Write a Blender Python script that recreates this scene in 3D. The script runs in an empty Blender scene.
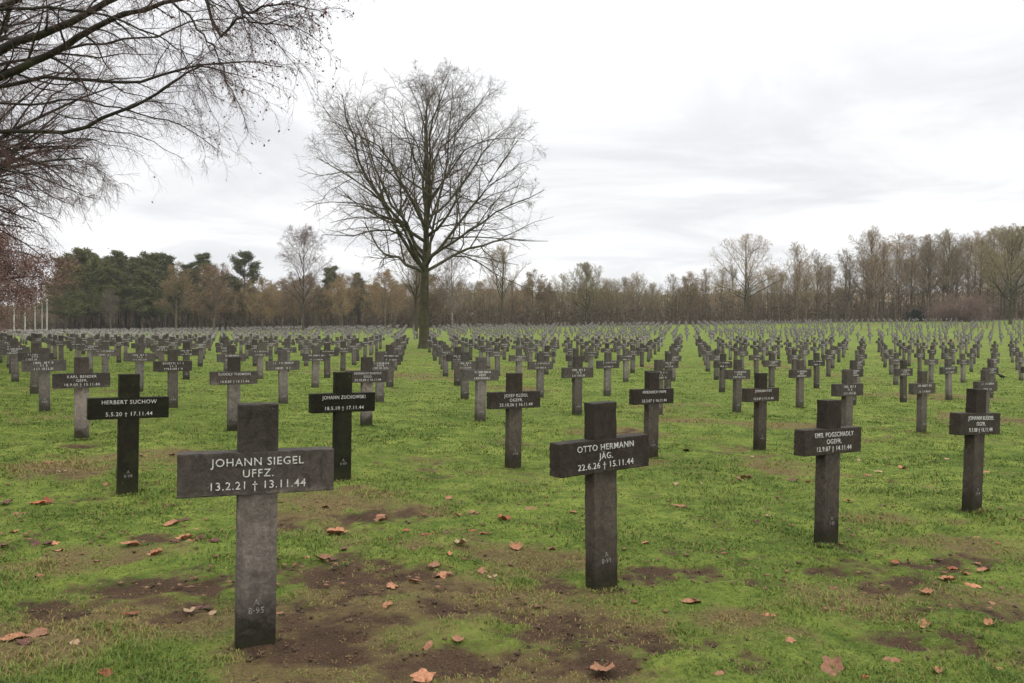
import bpy, bmesh, math, random
import numpy as np
from mathutils import Matrix, Vector

random.seed(7)
SC = bpy.context.scene
COL = SC.collection
F, CX, CY, Y0 = 826.0, 512.0, 341.5, 329.0      # focal length in pixels, image centre, horizon row
CAMZ, H = 1.5, 1.1                               # eye height, height of a grave cross
ROLL = math.radians(0.5)

# ------------------------------------------------------------------ helpers
def link(o, parent=None):
    COL.objects.link(o)
    if parent is not None:
        o.parent = parent
    return o

def tag(o, label=None, cat=None, group=None, kind=None):
    if label: o['label'] = label
    if cat: o['category'] = cat
    if group: o['group'] = group
    if kind: o['kind'] = kind
    return o

def empty(name, loc=(0, 0, 0), rot=(0, 0, 0), scale=1.0):
    o = bpy.data.objects.new(name, None)
    o.location = loc; o.rotation_euler = rot; o.scale = (scale,) * 3
    o.empty_display_size = 0.2
    return link(o)

def mesh_np(name, verts, faces, mats, mi=None, smooth=False, attrs=None):
    """verts (V,3); faces: list of int arrays (n,k)"""
    me = bpy.data.meshes.new(name)
    verts = np.asarray(verts, np.float32)
    me.vertices.add(len(verts)); me.vertices.foreach_set('co', verts.ravel())
    faces = [np.asarray(f, np.int32) for f in faces if len(f)]
    nl = sum(f.size for f in faces); npoly = sum(len(f) for f in faces)
    me.loops.add(nl); me.polygons.add(npoly)
    me.loops.foreach_set('vertex_index', np.concatenate([f.ravel() for f in faces]))
    tot = np.concatenate([np.full(len(f), f.shape[1], np.int32) for f in faces])
    st = np.concatenate([[0], np.cumsum(tot)[:-1]]).astype(np.int32)
    me.polygons.foreach_set('loop_start', st)
    for m in (mats if isinstance(mats, (list, tuple)) else [mats]):
        me.materials.append(m)
    if mi is not None:
        me.polygons.foreach_set('material_index', np.asarray(mi, np.int32))
    if smooth:
        me.polygons.foreach_set('use_smooth', np.ones(npoly, bool))
    for k, a in (attrs or {}).items():
        at = me.attributes.new(k, 'FLOAT', 'POINT')
        at.data.foreach_set('value', np.asarray(a, np.float32))
    me.update(calc_edges=True)
    return me

def obj(name, me, parent=None):
    return link(bpy.data.objects.new(name, me), parent)

# smooth value noise for the modelling (numpy)
def vnoise(x, y, seed=0):
    x = np.asarray(x, float); y = np.asarray(y, float)
    xi = np.floor(x).astype(np.int64); yi = np.floor(y).astype(np.int64)
    xf = x - xi; yf = y - yi
    def h(a, b):
        n = (a * 374761393 + b * 668265263 + seed * 974711) & 0x7fffffff
        n = ((n ^ (n >> 13)) * 1274126177) & 0x7fffffff
        return ((n ^ (n >> 16)) & 0xffff) / 65535.0
    u = xf * xf * (3 - 2 * xf); v = yf * yf * (3 - 2 * yf)
    return (h(xi, yi) * (1 - u) + h(xi + 1, yi) * u) * (1 - v) + (h(xi, yi + 1) * (1 - u) + h(xi + 1, yi + 1) * u) * v

def fbm(x, y, seed=0, n=4):
    s = 0; a = 0.5; t = 0
    for k in range(n):
        s = s + a * vnoise(x * 2 ** k, y * 2 ** k, seed + k * 17); t += a; a *= 0.55
    return s / t

# ------------------------------------------------------------------ terrain
KN = [0, 12, 30, 60, 110, 200, 300]
C0 = [-1.433, -1.629, -1.679, -1.664, -1.151, 0.45, 1.9]
C1 = [-0.695, -0.701, -0.399, 0.106, 0.482, 0.86, 1.0]
_tz = np.arange(-40, 420, 1.0)
def _sm(c):
    t = np.interp(_tz, KN, c)
    g = np.exp(-0.5 * (np.arange(-12, 13) / 4.0) ** 2); g /= g.sum()
    return np.convolve(np.pad(t, 12, mode='edge'), g, mode='valid')
T0, T1 = _sm(C0), _sm(C1)
BUMPS = []                                        # small rises at the feet of the nearest graves
def terrain(X, Y):
    X = np.asarray(X, float); Y = np.asarray(Y, float)
    Yc = np.clip(Y, -30, 330)
    lat = np.clip(X / np.maximum(Yc, 8), -0.8, 0.8) * np.clip(Yc, 0, 260) / 40
    z = CAMZ + np.interp(Yc, _tz, T0) + np.interp(Yc, _tz, T1) * lat
    for bx, by, bz, br in BUMPS:
        z = z + bz * np.exp(-((X - bx) ** 2 + (Y - by) ** 2) / (br * br))
    return z
def tz(x, y):
    return float(terrain(x, y))
_c, _s = math.cos(ROLL), math.sin(ROLL)
def pix(x, y, Z):
    """point seen at picture position x, y when it is Z metres ahead"""
    dx, dy = x - CX, y - CY
    X = _c * dx + _s * dy; Yv = -_s * dx + _c * dy
    return (X * Z / F, Z, CAMZ - (Yv - (Y0 - CY)) * Z / F)
def proj(p):
    X = p[0] * F / p[1]; Yv = -(p[2] - CAMZ) * F / p[1] + (Y0 - CY)
    return (CX + _c * X - _s * Yv, CY + _s * X + _c * Yv)
def ground_at(x, y):
    """ground point under a picture position (bisection along the ray)"""
    lo, hi = 2.0, 2.0
    while hi < 260 and pix(x, y, hi)[2] > tz(*pix(x, y, hi)[:2]):
        lo = hi; hi *= 1.05
    for _ in range(25):
        m = 0.5 * (lo + hi); p = pix(x, y, m)
        if p[2] > tz(p[0], p[1]): lo = m
        else: hi = m
    p = pix(x, y, lo)
    return (p[0], p[1], tz(p[0], p[1]))

# ------------------------------------------------------------------ materials
def mat(name):
    m = bpy.data.materials.new(name); m.use_nodes = True
    nt = m.node_tree; b = nt.nodes['Principled BSDF']
    return m, nt, b
def N(nt, t, **k):
    n = nt.nodes.new(t)
    for a, v in k.items():
        setattr(n, a, v)
    return n
def ramp(nt, stops, fac=None, interp='LINEAR'):
    r = N(nt, 'ShaderNodeValToRGB'); cr = r.color_ramp; cr.interpolation = interp
    while len(cr.elements) < len(stops): cr.elements.new(0.5)
    for e, (p, c) in zip(cr.elements, stops):
        e.position = p; e.color = (*c, 1) if len(c) == 3 else c
    if fac is not None: nt.links.new(fac, r.inputs[0])
    return r
def noise(nt, scale, detail=4, rough=0.55, vec=None, dist=0.0):
    n = N(nt, 'ShaderNodeTexNoise'); n.inputs['Scale'].default_value = scale
    n.inputs['Detail'].default_value = detail; n.inputs['Roughness'].default_value = rough
    n.inputs['Distortion'].default_value = dist
    if vec is not None: nt.links.new(vec, n.inputs['Vector'])
    return n
def mix(nt, fac, a, b, mode='MIX'):
    n = N(nt, 'ShaderNodeMix', data_type='RGBA', blend_type=mode)
    for s, v in ((0, fac), (6, a), (7, b)):
        if hasattr(v, 'is_linked'): nt.links.new(v, n.inputs[s])
        elif isinstance(v, (int, float)): n.inputs[s].default_value = v
        else: n.inputs[s].default_value = (*v, 1)
    return n.outputs[2]
def math_(nt, op, a, b=None):
    n = N(nt, 'ShaderNodeMath', operation=op)
    for s, v in ((0, a), (1, b)):
        if v is None: continue
        if hasattr(v, 'is_linked'): nt.links.new(v, n.inputs[s])
        else: n.inputs[s].default_value = v
    return n.outputs[0]
def bump(nt, b, h, strength, dist):
    n = N(nt, 'ShaderNodeBump'); n.inputs['Strength'].default_value = strength; n.inputs['Distance'].default_value = dist
    nt.links.new(h, n.inputs['Height']); nt.links.new(n.outputs[0], b.inputs['Normal'])

def mat_stone(name, dark, pale, pale_amt, green=0.0):
    """cast stone: dark weathered head and crossbar, rain-bleached stem, damp foot"""
    m, nt, b = mat(name)
    tc = N(nt, 'ShaderNodeTexCoord'); oi = N(nt, 'ShaderNodeObjectInfo')
    sep = N(nt, 'ShaderNodeSeparateXYZ'); nt.links.new(tc.outputs['Object'], sep.inputs[0])
    off = N(nt, 'ShaderNodeVectorMath', operation='ADD'); nt.links.new(tc.outputs['Object'], off.inputs[0])
    rv = math_(nt, 'MULTIPLY', oi.outputs['Random'], 37.0); nt.links.new(rv, off.inputs[1])
    vec = off.outputs[0]
    n1 = noise(nt, 5, 6, 0.65, vec, 0.6); n2 = noise(nt, 90, 5, 0.7, vec); n3 = noise(nt, 16, 5, 0.7, vec, 1.0)
    mp = N(nt, 'ShaderNodeMapping'); mp.inputs['Scale'].default_value = (26, 26, 1.5); nt.links.new(vec, mp.inputs[0])
    st = noise(nt, 1.0, 4, 0.6, mp.outputs[0])
    zz = math_(nt, 'ADD', sep.outputs[2], math_(nt, 'MULTIPLY', math_(nt, 'SUBTRACT', n1.outputs[0], 0.5), 0.42))
    z01 = math_(nt, 'DIVIDE', zz, 1.2)
    k = pale_amt
    r = ramp(nt, [(0.0, (0, 0, 0)), (0.07, (0.02,) * 3), (0.17, (k * 0.6,) * 3), (0.36, (k,) * 3), (0.5, (k * 0.9,) * 3), (0.6, (k * 0.22,) * 3), (0.85, (k * 0.12,) * 3)], z01)
    fac = math_(nt, 'MULTIPLY', r.outputs[0], math_(nt, 'ADD', st.outputs[0], 0.55))
    base = mix(nt, fac, dark, pale)
    mott = ramp(nt, [(0.3, (0.62, 0.61, 0.60)), (0.5, (1, 1, 1)), (0.72, (1.5, 1.49, 1.45))], n3.outputs[0])
    base = mix(nt, 1.0, base, mott.outputs[0], 'MULTIPLY')
    grain = ramp(nt, [(0.3, (0.75,) * 3), (0.7, (1.25,) * 3)], n2.outputs[0])
    base = mix(nt, 1.0, base, grain.outputs[0], 'MULTIPLY')
    gv = ramp(nt, [(0.45, (0, 0, 0)), (0.7, (1, 1, 1))], n1.outputs[0])
    base = mix(nt, math_(nt, 'MULTIPLY', gv.outputs[0], green), base, (0.030, 0.038, 0.013))
    mf = ramp(nt, [(0.0, (1, 1, 1)), (0.05, (0.7, 0.7, 0.7)), (0.13, (0, 0, 0))], z01)
    base = mix(nt, math_(nt, 'MULTIPLY', mf.outputs[0], n3.outputs[0]), base, (0.030, 0.034, 0.012))
    spots = ramp(nt, [(0.73, (0, 0, 0)), (0.78, (1, 1, 1))], noise(nt, 30, 2, 0.5, vec).outputs[0])
    base = mix(nt, math_(nt, 'MULTIPLY', spots.outputs[0], 0.35), base, (0.17, 0.165, 0.15))
    var = ramp(nt, [(0, (0.8, 0.79, 0.78)), (0.5, (1, 1, 1)), (1, (1.25, 1.22, 1.18))], oi.outputs['Random'])
    base = mix(nt, 1.0, base, var.outputs[0], 'MULTIPLY')
    nt.links.new(base, b.inputs['Base Color'])
    b.inputs['Roughness'].default_value = 0.72
    b.inputs['Specular IOR Level'].default_value = 0.12
    hm = math_(nt, 'ADD', n2.outputs[0], math_(nt, 'MULTIPLY', n3.outputs[0], 1.5))
    bump(nt, b, hm, 0.6, 0.006)
    return m

M_PALE = mat_stone('stone_pale', (0.022, 0.0175, 0.015), (0.165, 0.142, 0.124), 1.0, 0.08)
M_BROWN = mat_stone('stone_brown', (0.025, 0.0195, 0.0155), (0.108, 0.090, 0.072), 0.55, 0.10)
M_GREEN = mat_stone('stone_mossy', (0.0105, 0.0095, 0.006), (0.022, 0.020, 0.012), 0.2, 0.5)
M_MID = mat_stone('stone_grey', (0.060, 0.053, 0.046), (0.170, 0.152, 0.133), 0.75, 0.06)
M_MIDB = mat_stone('stone_grey_brown', (0.050, 0.043, 0.036), (0.130, 0.114, 0.094), 0.5, 0.08)
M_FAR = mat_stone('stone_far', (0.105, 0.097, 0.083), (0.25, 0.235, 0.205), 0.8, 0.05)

m, nt, b = mat('letter_paint'); M_LET = m
tc = N(nt, 'ShaderNodeTexCoord'); n = noise(nt, 140, 4, 0.7, tc.outputs['Object'])
r = ramp(nt, [(0.36, (0.20, 0.19, 0.17)), (0.56, (0.56, 0.545, 0.51))], n.outputs[0])
nt.links.new(r.outputs[0], b.inputs['Base Color']); b.inputs['Roughness'].default_value = 0.8
m, nt, b = mat('mark_paint'); M_MARK = m
tc = N(nt, 'ShaderNodeTexCoord'); n = noise(nt, 120, 4, 0.7, tc.outputs['Object'])
r = ramp(nt, [(0.38, (0.07, 0.065, 0.055)), (0.66, (0.31, 0.30, 0.27))], n.outputs[0])
nt.links.new(r.outputs[0], b.inputs['Base Color']); b.inputs['Roughness'].default_value = 0.8

def mat_simple(name, stops, scale, rough=0.85, rnd=0.25, detail=5, bumpd=0.0, sss=0):
    m, nt, b = mat(name)
    tc = N(nt, 'ShaderNodeTexCoord'); oi = N(nt, 'ShaderNodeObjectInfo')
    n = noise(nt, scale, detail, 0.65, tc.outputs['Object'])
    r = ramp(nt, stops, n.outputs[0])
    var = ramp(nt, [(0, (1 - rnd, 1 - rnd * 0.9, 1 - rnd * 0.9)), (1, (1 + rnd, 1 + rnd * 0.85, 1 + rnd * 0.7))], oi.outputs['Random'])
    c = mix(nt, 1.0, r.outputs[0], var.outputs[0], 'MULTIPLY')
    nt.links.new(c, b.inputs['Base Color']); b.inputs['Roughness'].default_value = rough
    b.inputs['Specular IOR Level'].default_value = 0.25
    if bumpd: bump(nt, b, n.outputs[0], 0.8, bumpd)
    return m
M_BARK = mat_simple('bark_mossy', [(0.3, (0.028, 0.024, 0.016)), (0.5, (0.05, 0.046, 0.022)), (0.72, (0.075, 0.078, 0.028))], 2.2, bumpd=0.03, rnd=0.1)
M_BARKD = mat_simple('bark_dark', [(0.3, (0.034, 0.028, 0.021)), (0.7, (0.085, 0.070, 0.050))], 1.6, bumpd=0.02, rnd=0.2)
M_BARKB = mat_simple('bark_birch', [(0.35, (0.05, 0.043, 0.036)), (0.5, (0.16, 0.14, 0.12)), (0.7, (0.30, 0.275, 0.245))], 2.5, rnd=0.15)
M_BARKN = mat_simple('bark_near', [(0.3, (0.014, 0.012, 0.010)), (0.55, (0.030, 0.026, 0.018)), (0.75, (0.050, 0.052, 0.022))], 2.5, bumpd=0.01, rnd=0.05)
M_TWIGN = mat_simple('twig_near', [(0.3, (0.065, 0.036, 0.032)), (0.7, (0.14, 0.080, 0.070))], 1.0, rnd=0.05)
M_BARKW = mat_simple('bark_wood', [(0.3, (0.055, 0.044, 0.026)), (0.7, (0.16, 0.128, 0.080))], 0.7, rnd=0.3)
M_TWIG = mat_simple('twig_grey_brown', [(0.3, (0.075, 0.056, 0.042)), (0.7, (0.14, 0.108, 0.080))], 0.8, rnd=0.1)
M_TWIGB = mat_simple('twig_brown', [(0.3, (0.19, 0.140, 0.080)), (0.7, (0.34, 0.26, 0.155))], 0.25, rnd=0.25)
M_TWIGO = mat_simple('twig_olive', [(0.3, (0.165, 0.140, 0.068)), (0.7, (0.29, 0.25, 0.125))], 0.25, rnd=0.15)
M_TWIGR = mat_simple('twig_reddish', [(0.3, (0.10, 0.066, 0.055)), (0.7, (0.19, 0.13, 0.108))], 0.4, rnd=0.15)
M_LEAFB = mat_simple('leaf_brown_hung', [(0.25, (0.105, 0.073, 0.035)), (0.5, (0.175, 0.120, 0.057)), (0.75, (0.24, 0.17, 0.083))], 0.5, rnd=0.3)
M_LEAFR = mat_simple('leaf_rust_hung', [(0.3, (0.14, 0.080, 0.042)), (0.7, (0.22, 0.13, 0.068))], 0.5, rnd=0.15)
M_LEAFT = mat_simple('leaf_red_tip', [(0.3, (0.07, 0.022, 0.024)), (0.7, (0.14, 0.050, 0.048))], 3, rnd=0.1)
M_PINE = mat_simple('pine_needles', [(0.3, (0.048, 0.052, 0.018)), (0.55, (0.088, 0.092, 0.032)), (0.78, (0.135, 0.13, 0.048))], 0.6, rnd=0.2)
M_BUSHD = mat_simple('bush_dark', [(0.3, (0.008, 0.012, 0.007)), (0.7, (0.022, 0.028, 0.014))], 1.2, rnd=0.1)
M_LEAFK = mat_simple('leaf_beech_hung', [(0.3, (0.13, 0.070, 0.054)), (0.7, (0.24, 0.14, 0.112))], 0.5, rnd=0.1)
M_PINK = mat_simple('twig_pink', [(0.3, (0.13, 0.085, 0.062)), (0.7, (0.21, 0.145, 0.11))], 0.5, rnd=0.1)
M_UNDER = mat_simple('undergrowth_brown', [(0.3, (0.040, 0.028, 0.014)), (0.55, (0.095, 0.068, 0.036)), (0.75, (0.18, 0.132, 0.072))], 0.12, rnd=0.1)
M_FARWOOD = mat_simple('far_wood', [(0.3, (0.19, 0.145, 0.085)), (0.7, (0.33, 0.26, 0.155))], 0.1, rnd=0.1)
M_POLE = mat_simple('pole_white', [(0.3, (0.42, 0.42, 0.40)), (0.7, (0.55, 0.55, 0.53))], 1, 0.4)
M_WALL = mat_simple('wall_pale', [(0.3, (0.26, 0.255, 0.25)), (0.7, (0.36, 0.355, 0.35))], 1.5, 0.8)
M_BIRD = mat_simple('feather_black', [(0.3, (0.008, 0.008, 0.009)), (0.7, (0.02, 0.02, 0.022))], 20, 0.6)
LEAFM = {
 'salmon': mat_simple('dead_leaf_salmon', [(0.3, (0.14, 0.058, 0.028)), (0.5, (0.26, 0.118, 0.060)), (0.7, (0.37, 0.19, 0.108))], 9, 0.65, 0.35),
 'orange': mat_simple('dead_leaf_orange', [(0.3, (0.13, 0.036, 0.014)), (0.7, (0.33, 0.11, 0.038))], 9, 0.6, 0.3),
 'tan': mat_simple('dead_leaf_tan', [(0.3, (0.24, 0.15, 0.085)), (0.7, (0.38, 0.26, 0.16))], 25, 0.7, 0.15),
 'dark red': mat_simple('dead_leaf_dark', [(0.3, (0.055, 0.018, 0.012)), (0.7, (0.12, 0.042, 0.026))], 25, 0.5, 0.15)}

# ground: grass / dry moss / soil / wood litter mixed by attributes made below
m, nt, b = mat('lawn_and_soil'); M_GROUND = m
tc = N(nt, 'ShaderNodeTexCoord'); P = tc.outputs['Object']
def attr(nt, n_):
    a = N(nt, 'ShaderNodeAttribute'); a.attribute_name = n_; return a.outputs['Fac']
nA = noise(nt, 0.35, 5, 0.6, P, 0.3); nB = noise(nt, 3.2, 6, 0.65, P, 0.5); nC = noise(nt, 38, 6, 0.7, P); nD = noise(nt, 130, 4, 0.7, P)
g = ramp(nt, [(0.28, (0.056, 0.084, 0.018)), (0.45, (0.102, 0.142, 0.028)), (0.58, (0.148, 0.190, 0.039)), (0.75, (0.185, 0.205, 0.054))], nB.outputs[0])
g2 = ramp(nt, [(0.3, (0.72, 0.78, 0.7)), (0.7, (1.2, 1.13, 1.1))], nA.outputs[0])
gc = mix(nt, 1.0, g.outputs[0], g2.outputs[0], 'MULTIPLY')
gd = ramp(nt, [(0.3, (0.45, 0.45, 0.4)), (0.5, (1, 1, 1)), (0.75, (1.5, 1.42, 1.3))], nC.outputs[0])
gc = mix(nt, 1.0, gc, gd.outputs[0], 'MULTIPLY')
dc = ramp(nt, [(0.3, (0.075, 0.058, 0.026)), (0.6, (0.150, 0.115, 0.050)), (0.8, (0.2, 0.155, 0.075))], nC.outputs[0])
sc_ = ramp(nt, [(0.25, (0.020, 0.012, 0.007)), (0.48, (0.060, 0.038, 0.024)), (0.64, (0.105, 0.070, 0.045)), (0.78, (0.22, 0.17, 0.12))], nD.outputs[0])
sm = ramp(nt, [(0.3, (0.7,) * 3), (0.7, (1.25, 1.2, 1.15))], nB.outputs[0])
scol = mix(nt, 1.0, sc_.outputs[0], sm.outputs[0], 'MULTIPLY')
def edge(a, nn, amt, lo, hi):
    v = math_(nt, 'ADD', a, math_(nt, 'MULTIPLY', math_(nt, 'SUBTRACT', nn, 0.5), amt))
    return ramp(nt, [(lo, (0, 0, 0)), (hi, (1, 1, 1))], v).outputs[0]
c = mix(nt, edge(attr(nt, 'dry'), nC.outputs[0], 0.9, 0.35, 0.7), gc, dc.outputs[0])
nE = noise(nt, 11, 6, 0.75, P, 0.8)
c = mix(nt, edge(attr(nt, 'soil'), mix(nt, 0.5, nC.outputs[0], nE.outputs[0]), 1.5, 0.30, 0.74), c, scol)
lit = ramp(nt, [(0.3, (0.035, 0.025, 0.016)), (0.7, (0.09, 0.065, 0.04))], nB.outputs[0])
c = mix(nt, attr(nt, 'wood'), c, lit.outputs[0])
nt.links.new(c, b.inputs['Base Color']); b.inputs['Roughness'].default_value = 0.95; b.inputs['Specular IOR Level'].default_value = 0.08
bump(nt, b, nC.outputs[0], 0.9, 0.03)

m, nt, b = mat('grass_blades'); M_GRASS = m
a = N(nt, 'ShaderNodeAttribute'); a.attribute_name = 'tint'
r = ramp(nt, [(0.0, (0.038, 0.068, 0.016)), (0.35, (0.092, 0.138, 0.029)), (0.62, (0.152, 0.200, 0.046)), (0.8, (0.215, 0.222, 0.066)), (0.92, (0.25, 0.175, 0.078)), (1.0, (0.21, 0.135, 0.060))], a.outputs['Fac'])
nt.links.new(r.outputs[0], b.inputs['Base Color']); b.inputs['Roughness'].default_value = 0.7; b.inputs['Specular IOR Level'].default_value = 0.10
tr = N(nt, 'ShaderNodeBsdfTranslucent'); nt.links.new(r.outputs[0], tr.inputs[0])
ms = N(nt, 'ShaderNodeMixShader'); ms.inputs[0].default_value = 0.25
nt.links.new(b.outputs[0], ms.inputs[1]); nt.links.new(tr.outputs[0], ms.inputs[2])
nt.links.new(ms.outputs[0], nt.nodes['Material Output'].inputs['Surface'])

# ------------------------------------------------------------------ grave lattice
LO = np.array([-1.17679571, 3.81643076]); LU = np.array([1.77023682, 1.14092968]); LV = np.array([-2.32799112, 3.5349283])
YAW = math.atan2(LU[1], LU[0])
#  (row place i, row j): picture x, base y, height in px, lean (deg), kind, inscription lines, mark, label
GR = 'grey stone grave crosses in rows on the lawn'
NEAR = {
 (0,0): (253.5,645.5,242, 0.5,'pale', ['JOHANN SIEGEL','UFFZ.','13.2.21 † 13.11.44'], 'A\n8·95', 'largest stone cross at the front left, dark crossbar, bleached stem, standing in bare earth'),
 (1,0): (602,588,186,-1.3,'brown',['OTTO HERMANN','JÄG.','22.6.26 † 15.11.44'], 'A\n8·93', 'dark brown stone cross, second nearest, on the mossy grass just right of the middle'),
 (2,0): (827,545,145, 0.9,'brown',['EMIL POGSCHADLY','OGEFR.','12.9.07 † 14.11.44'], 'A\n7·D', 'dark stone cross, third nearest, standing right of the second nearest cross'),
 (3,0): (973,512,123, 2.6,'brown',['JOHANN BLÜDEL','OGFR.','9.1.08 † 16.11.44'], 'A\n7·14', 'brown stone cross leaning slightly right, the nearest one at the right edge'),
 (0,1): (126,494,120, 0.8,'green',['HERBERT SUCHOW',None,'5.5.20 † 17.11.44'], 'A\n8·98', 'greenish black mossy cross left of the nearest cross, two lines of lettering'),
 (1,1): (341,480,108, 0.4,'green',['JOHANN ZUCHOWSKI',None,'18.5.10 † 17.11.44'], 'A\n9·97', 'greenish black mossy cross just behind and right of the nearest cross'),
 (2,1): (513,468, 95, 0.3,'brown',['JOSEF KLÜGL','OGEFR.','25.10.26 † 16.11.44'], 'A\n9·98', 'dark cross left of the second nearest cross, standing alone near the picture centre'),
 (3,1): (651,458, 86, 0.4,'brown',['FRIEDRICH PAPE',None,'23.2.07 † 16.11.44'], 'A\n9·95', 'brown cross half hidden behind the right arm of the second nearest cross'),
 (4,1): (760,450, 77, 0.6,'brown',['JOHANN ITAT',None,'10.2.07 † 11.11.44'], 'A\n9·94', 'slim brown cross alone on the grass left of the third nearest cross'),
 (5,1): (847,440, 70, 0.4,'tawny','3', 'm', 'brown cross directly behind the third nearest cross, its stem partly hidden'),
 (6,1): (922,433, 62, 0.3,'tawny','2', 'm', 'brown cross on open grass between the third nearest and the right edge cross'),
 (7,1): (985,428, 58, 0.5,'tawny','2', 'm', 'brown cross showing behind the head of the nearest cross at the right edge'),
 (0,2): (81,440, 83,-0.3,'pale',['KARL BENDER','GEFR.','18.9.05 † 15.11.44'], 'A\n9·98', 'cross with pale stem and three lines, left of the left mossy cross'),
 (1,2): (233,431, 74, 0.2,'pale',['RUDOLF THOMSEN',None,'10.8.05 † 15.11.44'], 'A\n9·97', 'pale stemmed cross rising behind the left arm of the nearest cross'),
 (2,2): (366,426, 69, 0.2,'pale',['HEINRICH RUDOLF','SOLD.','29.10.08 † 16.11.44'], 'A\n9·97', 'cross directly behind and right of the right mossy cross'),
 (3,2): (480,421, 64, 0.6,'grey','3', 'm', 'cross with pinkish stem just behind and left of the cross near the centre'),
 (4,2): (577,415, 59, 0.2,'tawny','3', 'm', 'cross just behind and left of the head of the second nearest cross'),
 (6,2): (737,412.5,53,0.8,'tawny','3','m', 'cross behind and left of the slim brown cross, leaning slightly right'),
 (7,2): (800,408, 48, 0.0,'tawny','3','m', 'cross standing between the slim brown cross and the third nearest cross, further back'),
}
def lat(i, j):
    return LO + i * LU + j * LV
placed = {}
for k, v in NEAR.items():
    q = lat(*k); Z = q[1]
    p = pix(v[0], v[1], Z)
    r_ = p[2] - tz(p[0], p[1])
    placed[k] = (p[0], p[1], p[2], v[2] * Z / (F * H))
    BUMPS.append((p[0], p[1], r_, 0.9 + 0.02 * Z))
for _ in range(6):                                 # settle overlapping rises
    for n_, k in enumerate(NEAR):
        x, y, z, s = placed[k]; bx, by, bz, br = BUMPS[n_]
        BUMPS[n_] = (bx, by, bz + z - tz(x, y), br)

# ------------------------------------------------------------------ ground sheet
def axis(lo, hi, step, far, grow):
    a = list(np.arange(lo, hi, step)); s = step; x = hi
    r = []
    while x < far: r.append(x); s *= grow; x += s
    l = []; s = step; x = lo - step
    while x > -far: l.append(x); s *= grow; x -= s
    return np.array(l[::-1] + a + r)
gx = axis(-7.5, 7.5, 0.04, 420, 1.07); gy = axis(2.2, 13.0, 0.04, 430, 1.05); gy = gy[gy > -60]
GX, GY = np.meshgrid(gx, gy)
SOILP = [  # picture x, y, radius along x and y in px of the bare patches
 (350,575,85,16),(390,600,90,26),(330,640,60,30),(560,640,110,24),(470,655,80,20),(620,665,60,16),(210,585,70,12),(120,590,60,14),(40,610,60,14),
 (365,518,36,7),(300,525,30,8),(655,577,28,10),(700,575,30,8),(830,568,60,9),(880,585,50,10),(960,610,60,12),(760,585,26,7),(1000,650,60,16),(700,640,34,12),
 (650,645,30,16),(255,650,36,9),(600,592,26,6),(945,560,60,8),(45,474,26,3),(210,455,30,4),(480,513,20,4),(80,445,20,3),(180,615,40,12),(560,590,30,8),(150,540,24,4),(640,432,30,2.5),(345,448,16,2.5),(900,640,40,10)]
DRYP = [(440,590,110,30),(300,650,90,26),(150,620,110,26),(560,600,80,18),(600,620,90,20),(60,640,90,24),(860,600,90,20),(980,600,70,20),(960,545,70,14),(740,620,60,16),(60,470,70,10),(170,455,70,8),(330,500,60,10),(560,560,60,12),(870,520,60,8),(60,560,60,14),(620,432,60,4),(800,425,60,3),(300,670,80,20),(500,670,90,20)]
def to_world_patch(lst):
    out = []
    for x, y, rx, ry in lst:
        c0 = ground_at(x, min(y, 678)); a1 = ground_at(x, min(y, 678) - ry)
        out.append((c0[0], c0[1], rx * c0[1] / F, max(abs(a1[1] - c0[1]), 0.05)))
    return out
SOILW, DRYW = to_world_patch(SOILP), to_world_patch(DRYP)
def masks(X, Y):
    w = fbm(X * 1.1, Y * 1.1, 5, 4); w2 = fbm(X * 4.5, Y * 4.5, 9, 4)
    soil = np.zeros_like(X); dry = np.zeros_like(X)
    for lst, arr in ((SOILW, soil), (DRYW, dry)):
        for x, y, rx, ry in lst:
            d = ((X - x) / rx) ** 2 + ((Y - y) / ry) ** 2
            np.maximum(arr, np.exp(-0.75 * d), out=arr)
    gen = fbm(X * 0.45 + 31, Y * 0.45, 21, 5)
    soil = soil * 0.72 + (w2 - 0.5) * 1.5 + (w - 0.5) * 0.6 + (fbm(X * 14, Y * 14, 15, 3) - 0.5) * 1.0 * (soil > 0.05) + np.clip((gen - 0.66) * 2.0, 0, 0.3) * (Y < 40) - 0.02
    dry = dry * 0.75 + (w2 - 0.5) * 0.7 + np.clip((fbm(X * 0.3, Y * 0.3, 77, 4) - 0.50) * 2.2, 0, 0.6) + np.clip((fbm(X * 1.3, Y * 1.3, 78, 4) - 0.57) * 2.5, 0, 0.4)
    for (x, y, z, s) in placed.values():           # worn earth round the feet
        d = (X - x) ** 2 + (Y - y) ** 2
        soil = np.maximum(soil, np.exp(-d / 0.016) * 0.85 + (w2 - .5) * .6)
    edge_ = np.clip((Y - 207 - 8 * (fbm(X * 0.05, Y * 0.05, 3, 2) - .5)) / 5, 0, 1)
    return np.clip(soil, 0, 1), np.clip(dry, 0, 1), edge_
s_, d_, w_ = masks(GX, GY)
near = np.clip((24 - GY) / 10, 0, 1)
def calm(X, Y):
    k = np.ones_like(X)
    for (x, y, z, s) in placed.values(): k = k * (1 - np.exp(-((X - x) ** 2 + (Y - y) ** 2) / 0.10))
    return k
def relief(X, Y):
    n_ = np.clip((24 - Y) / 10, 0, 1)
    return ((fbm(X * 1.6, Y * 1.6, 40, 3) - 0.5) * 0.07 + (fbm(X * 7, Y * 7, 41, 3) - 0.5) * 0.035 * n_) * calm(X, Y)
rel = relief(GX, GY) + (vnoise(GX * 24, GY * 24, 44) - 0.5) * 0.010 * near
GZ = terrain(GX, GY) + rel * (GY < 200) - 0.02 * s_ * near * calm(GX, GY) + (vnoise(GX * 19 + 3, GY * 19, 45) - 0.5) * 0.022 * near * np.clip(s_ * 2 - 0.3, 0, 1)
V = np.stack([GX, GY, GZ], -1).reshape(-1, 3)
ny, nx = GX.shape
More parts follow.
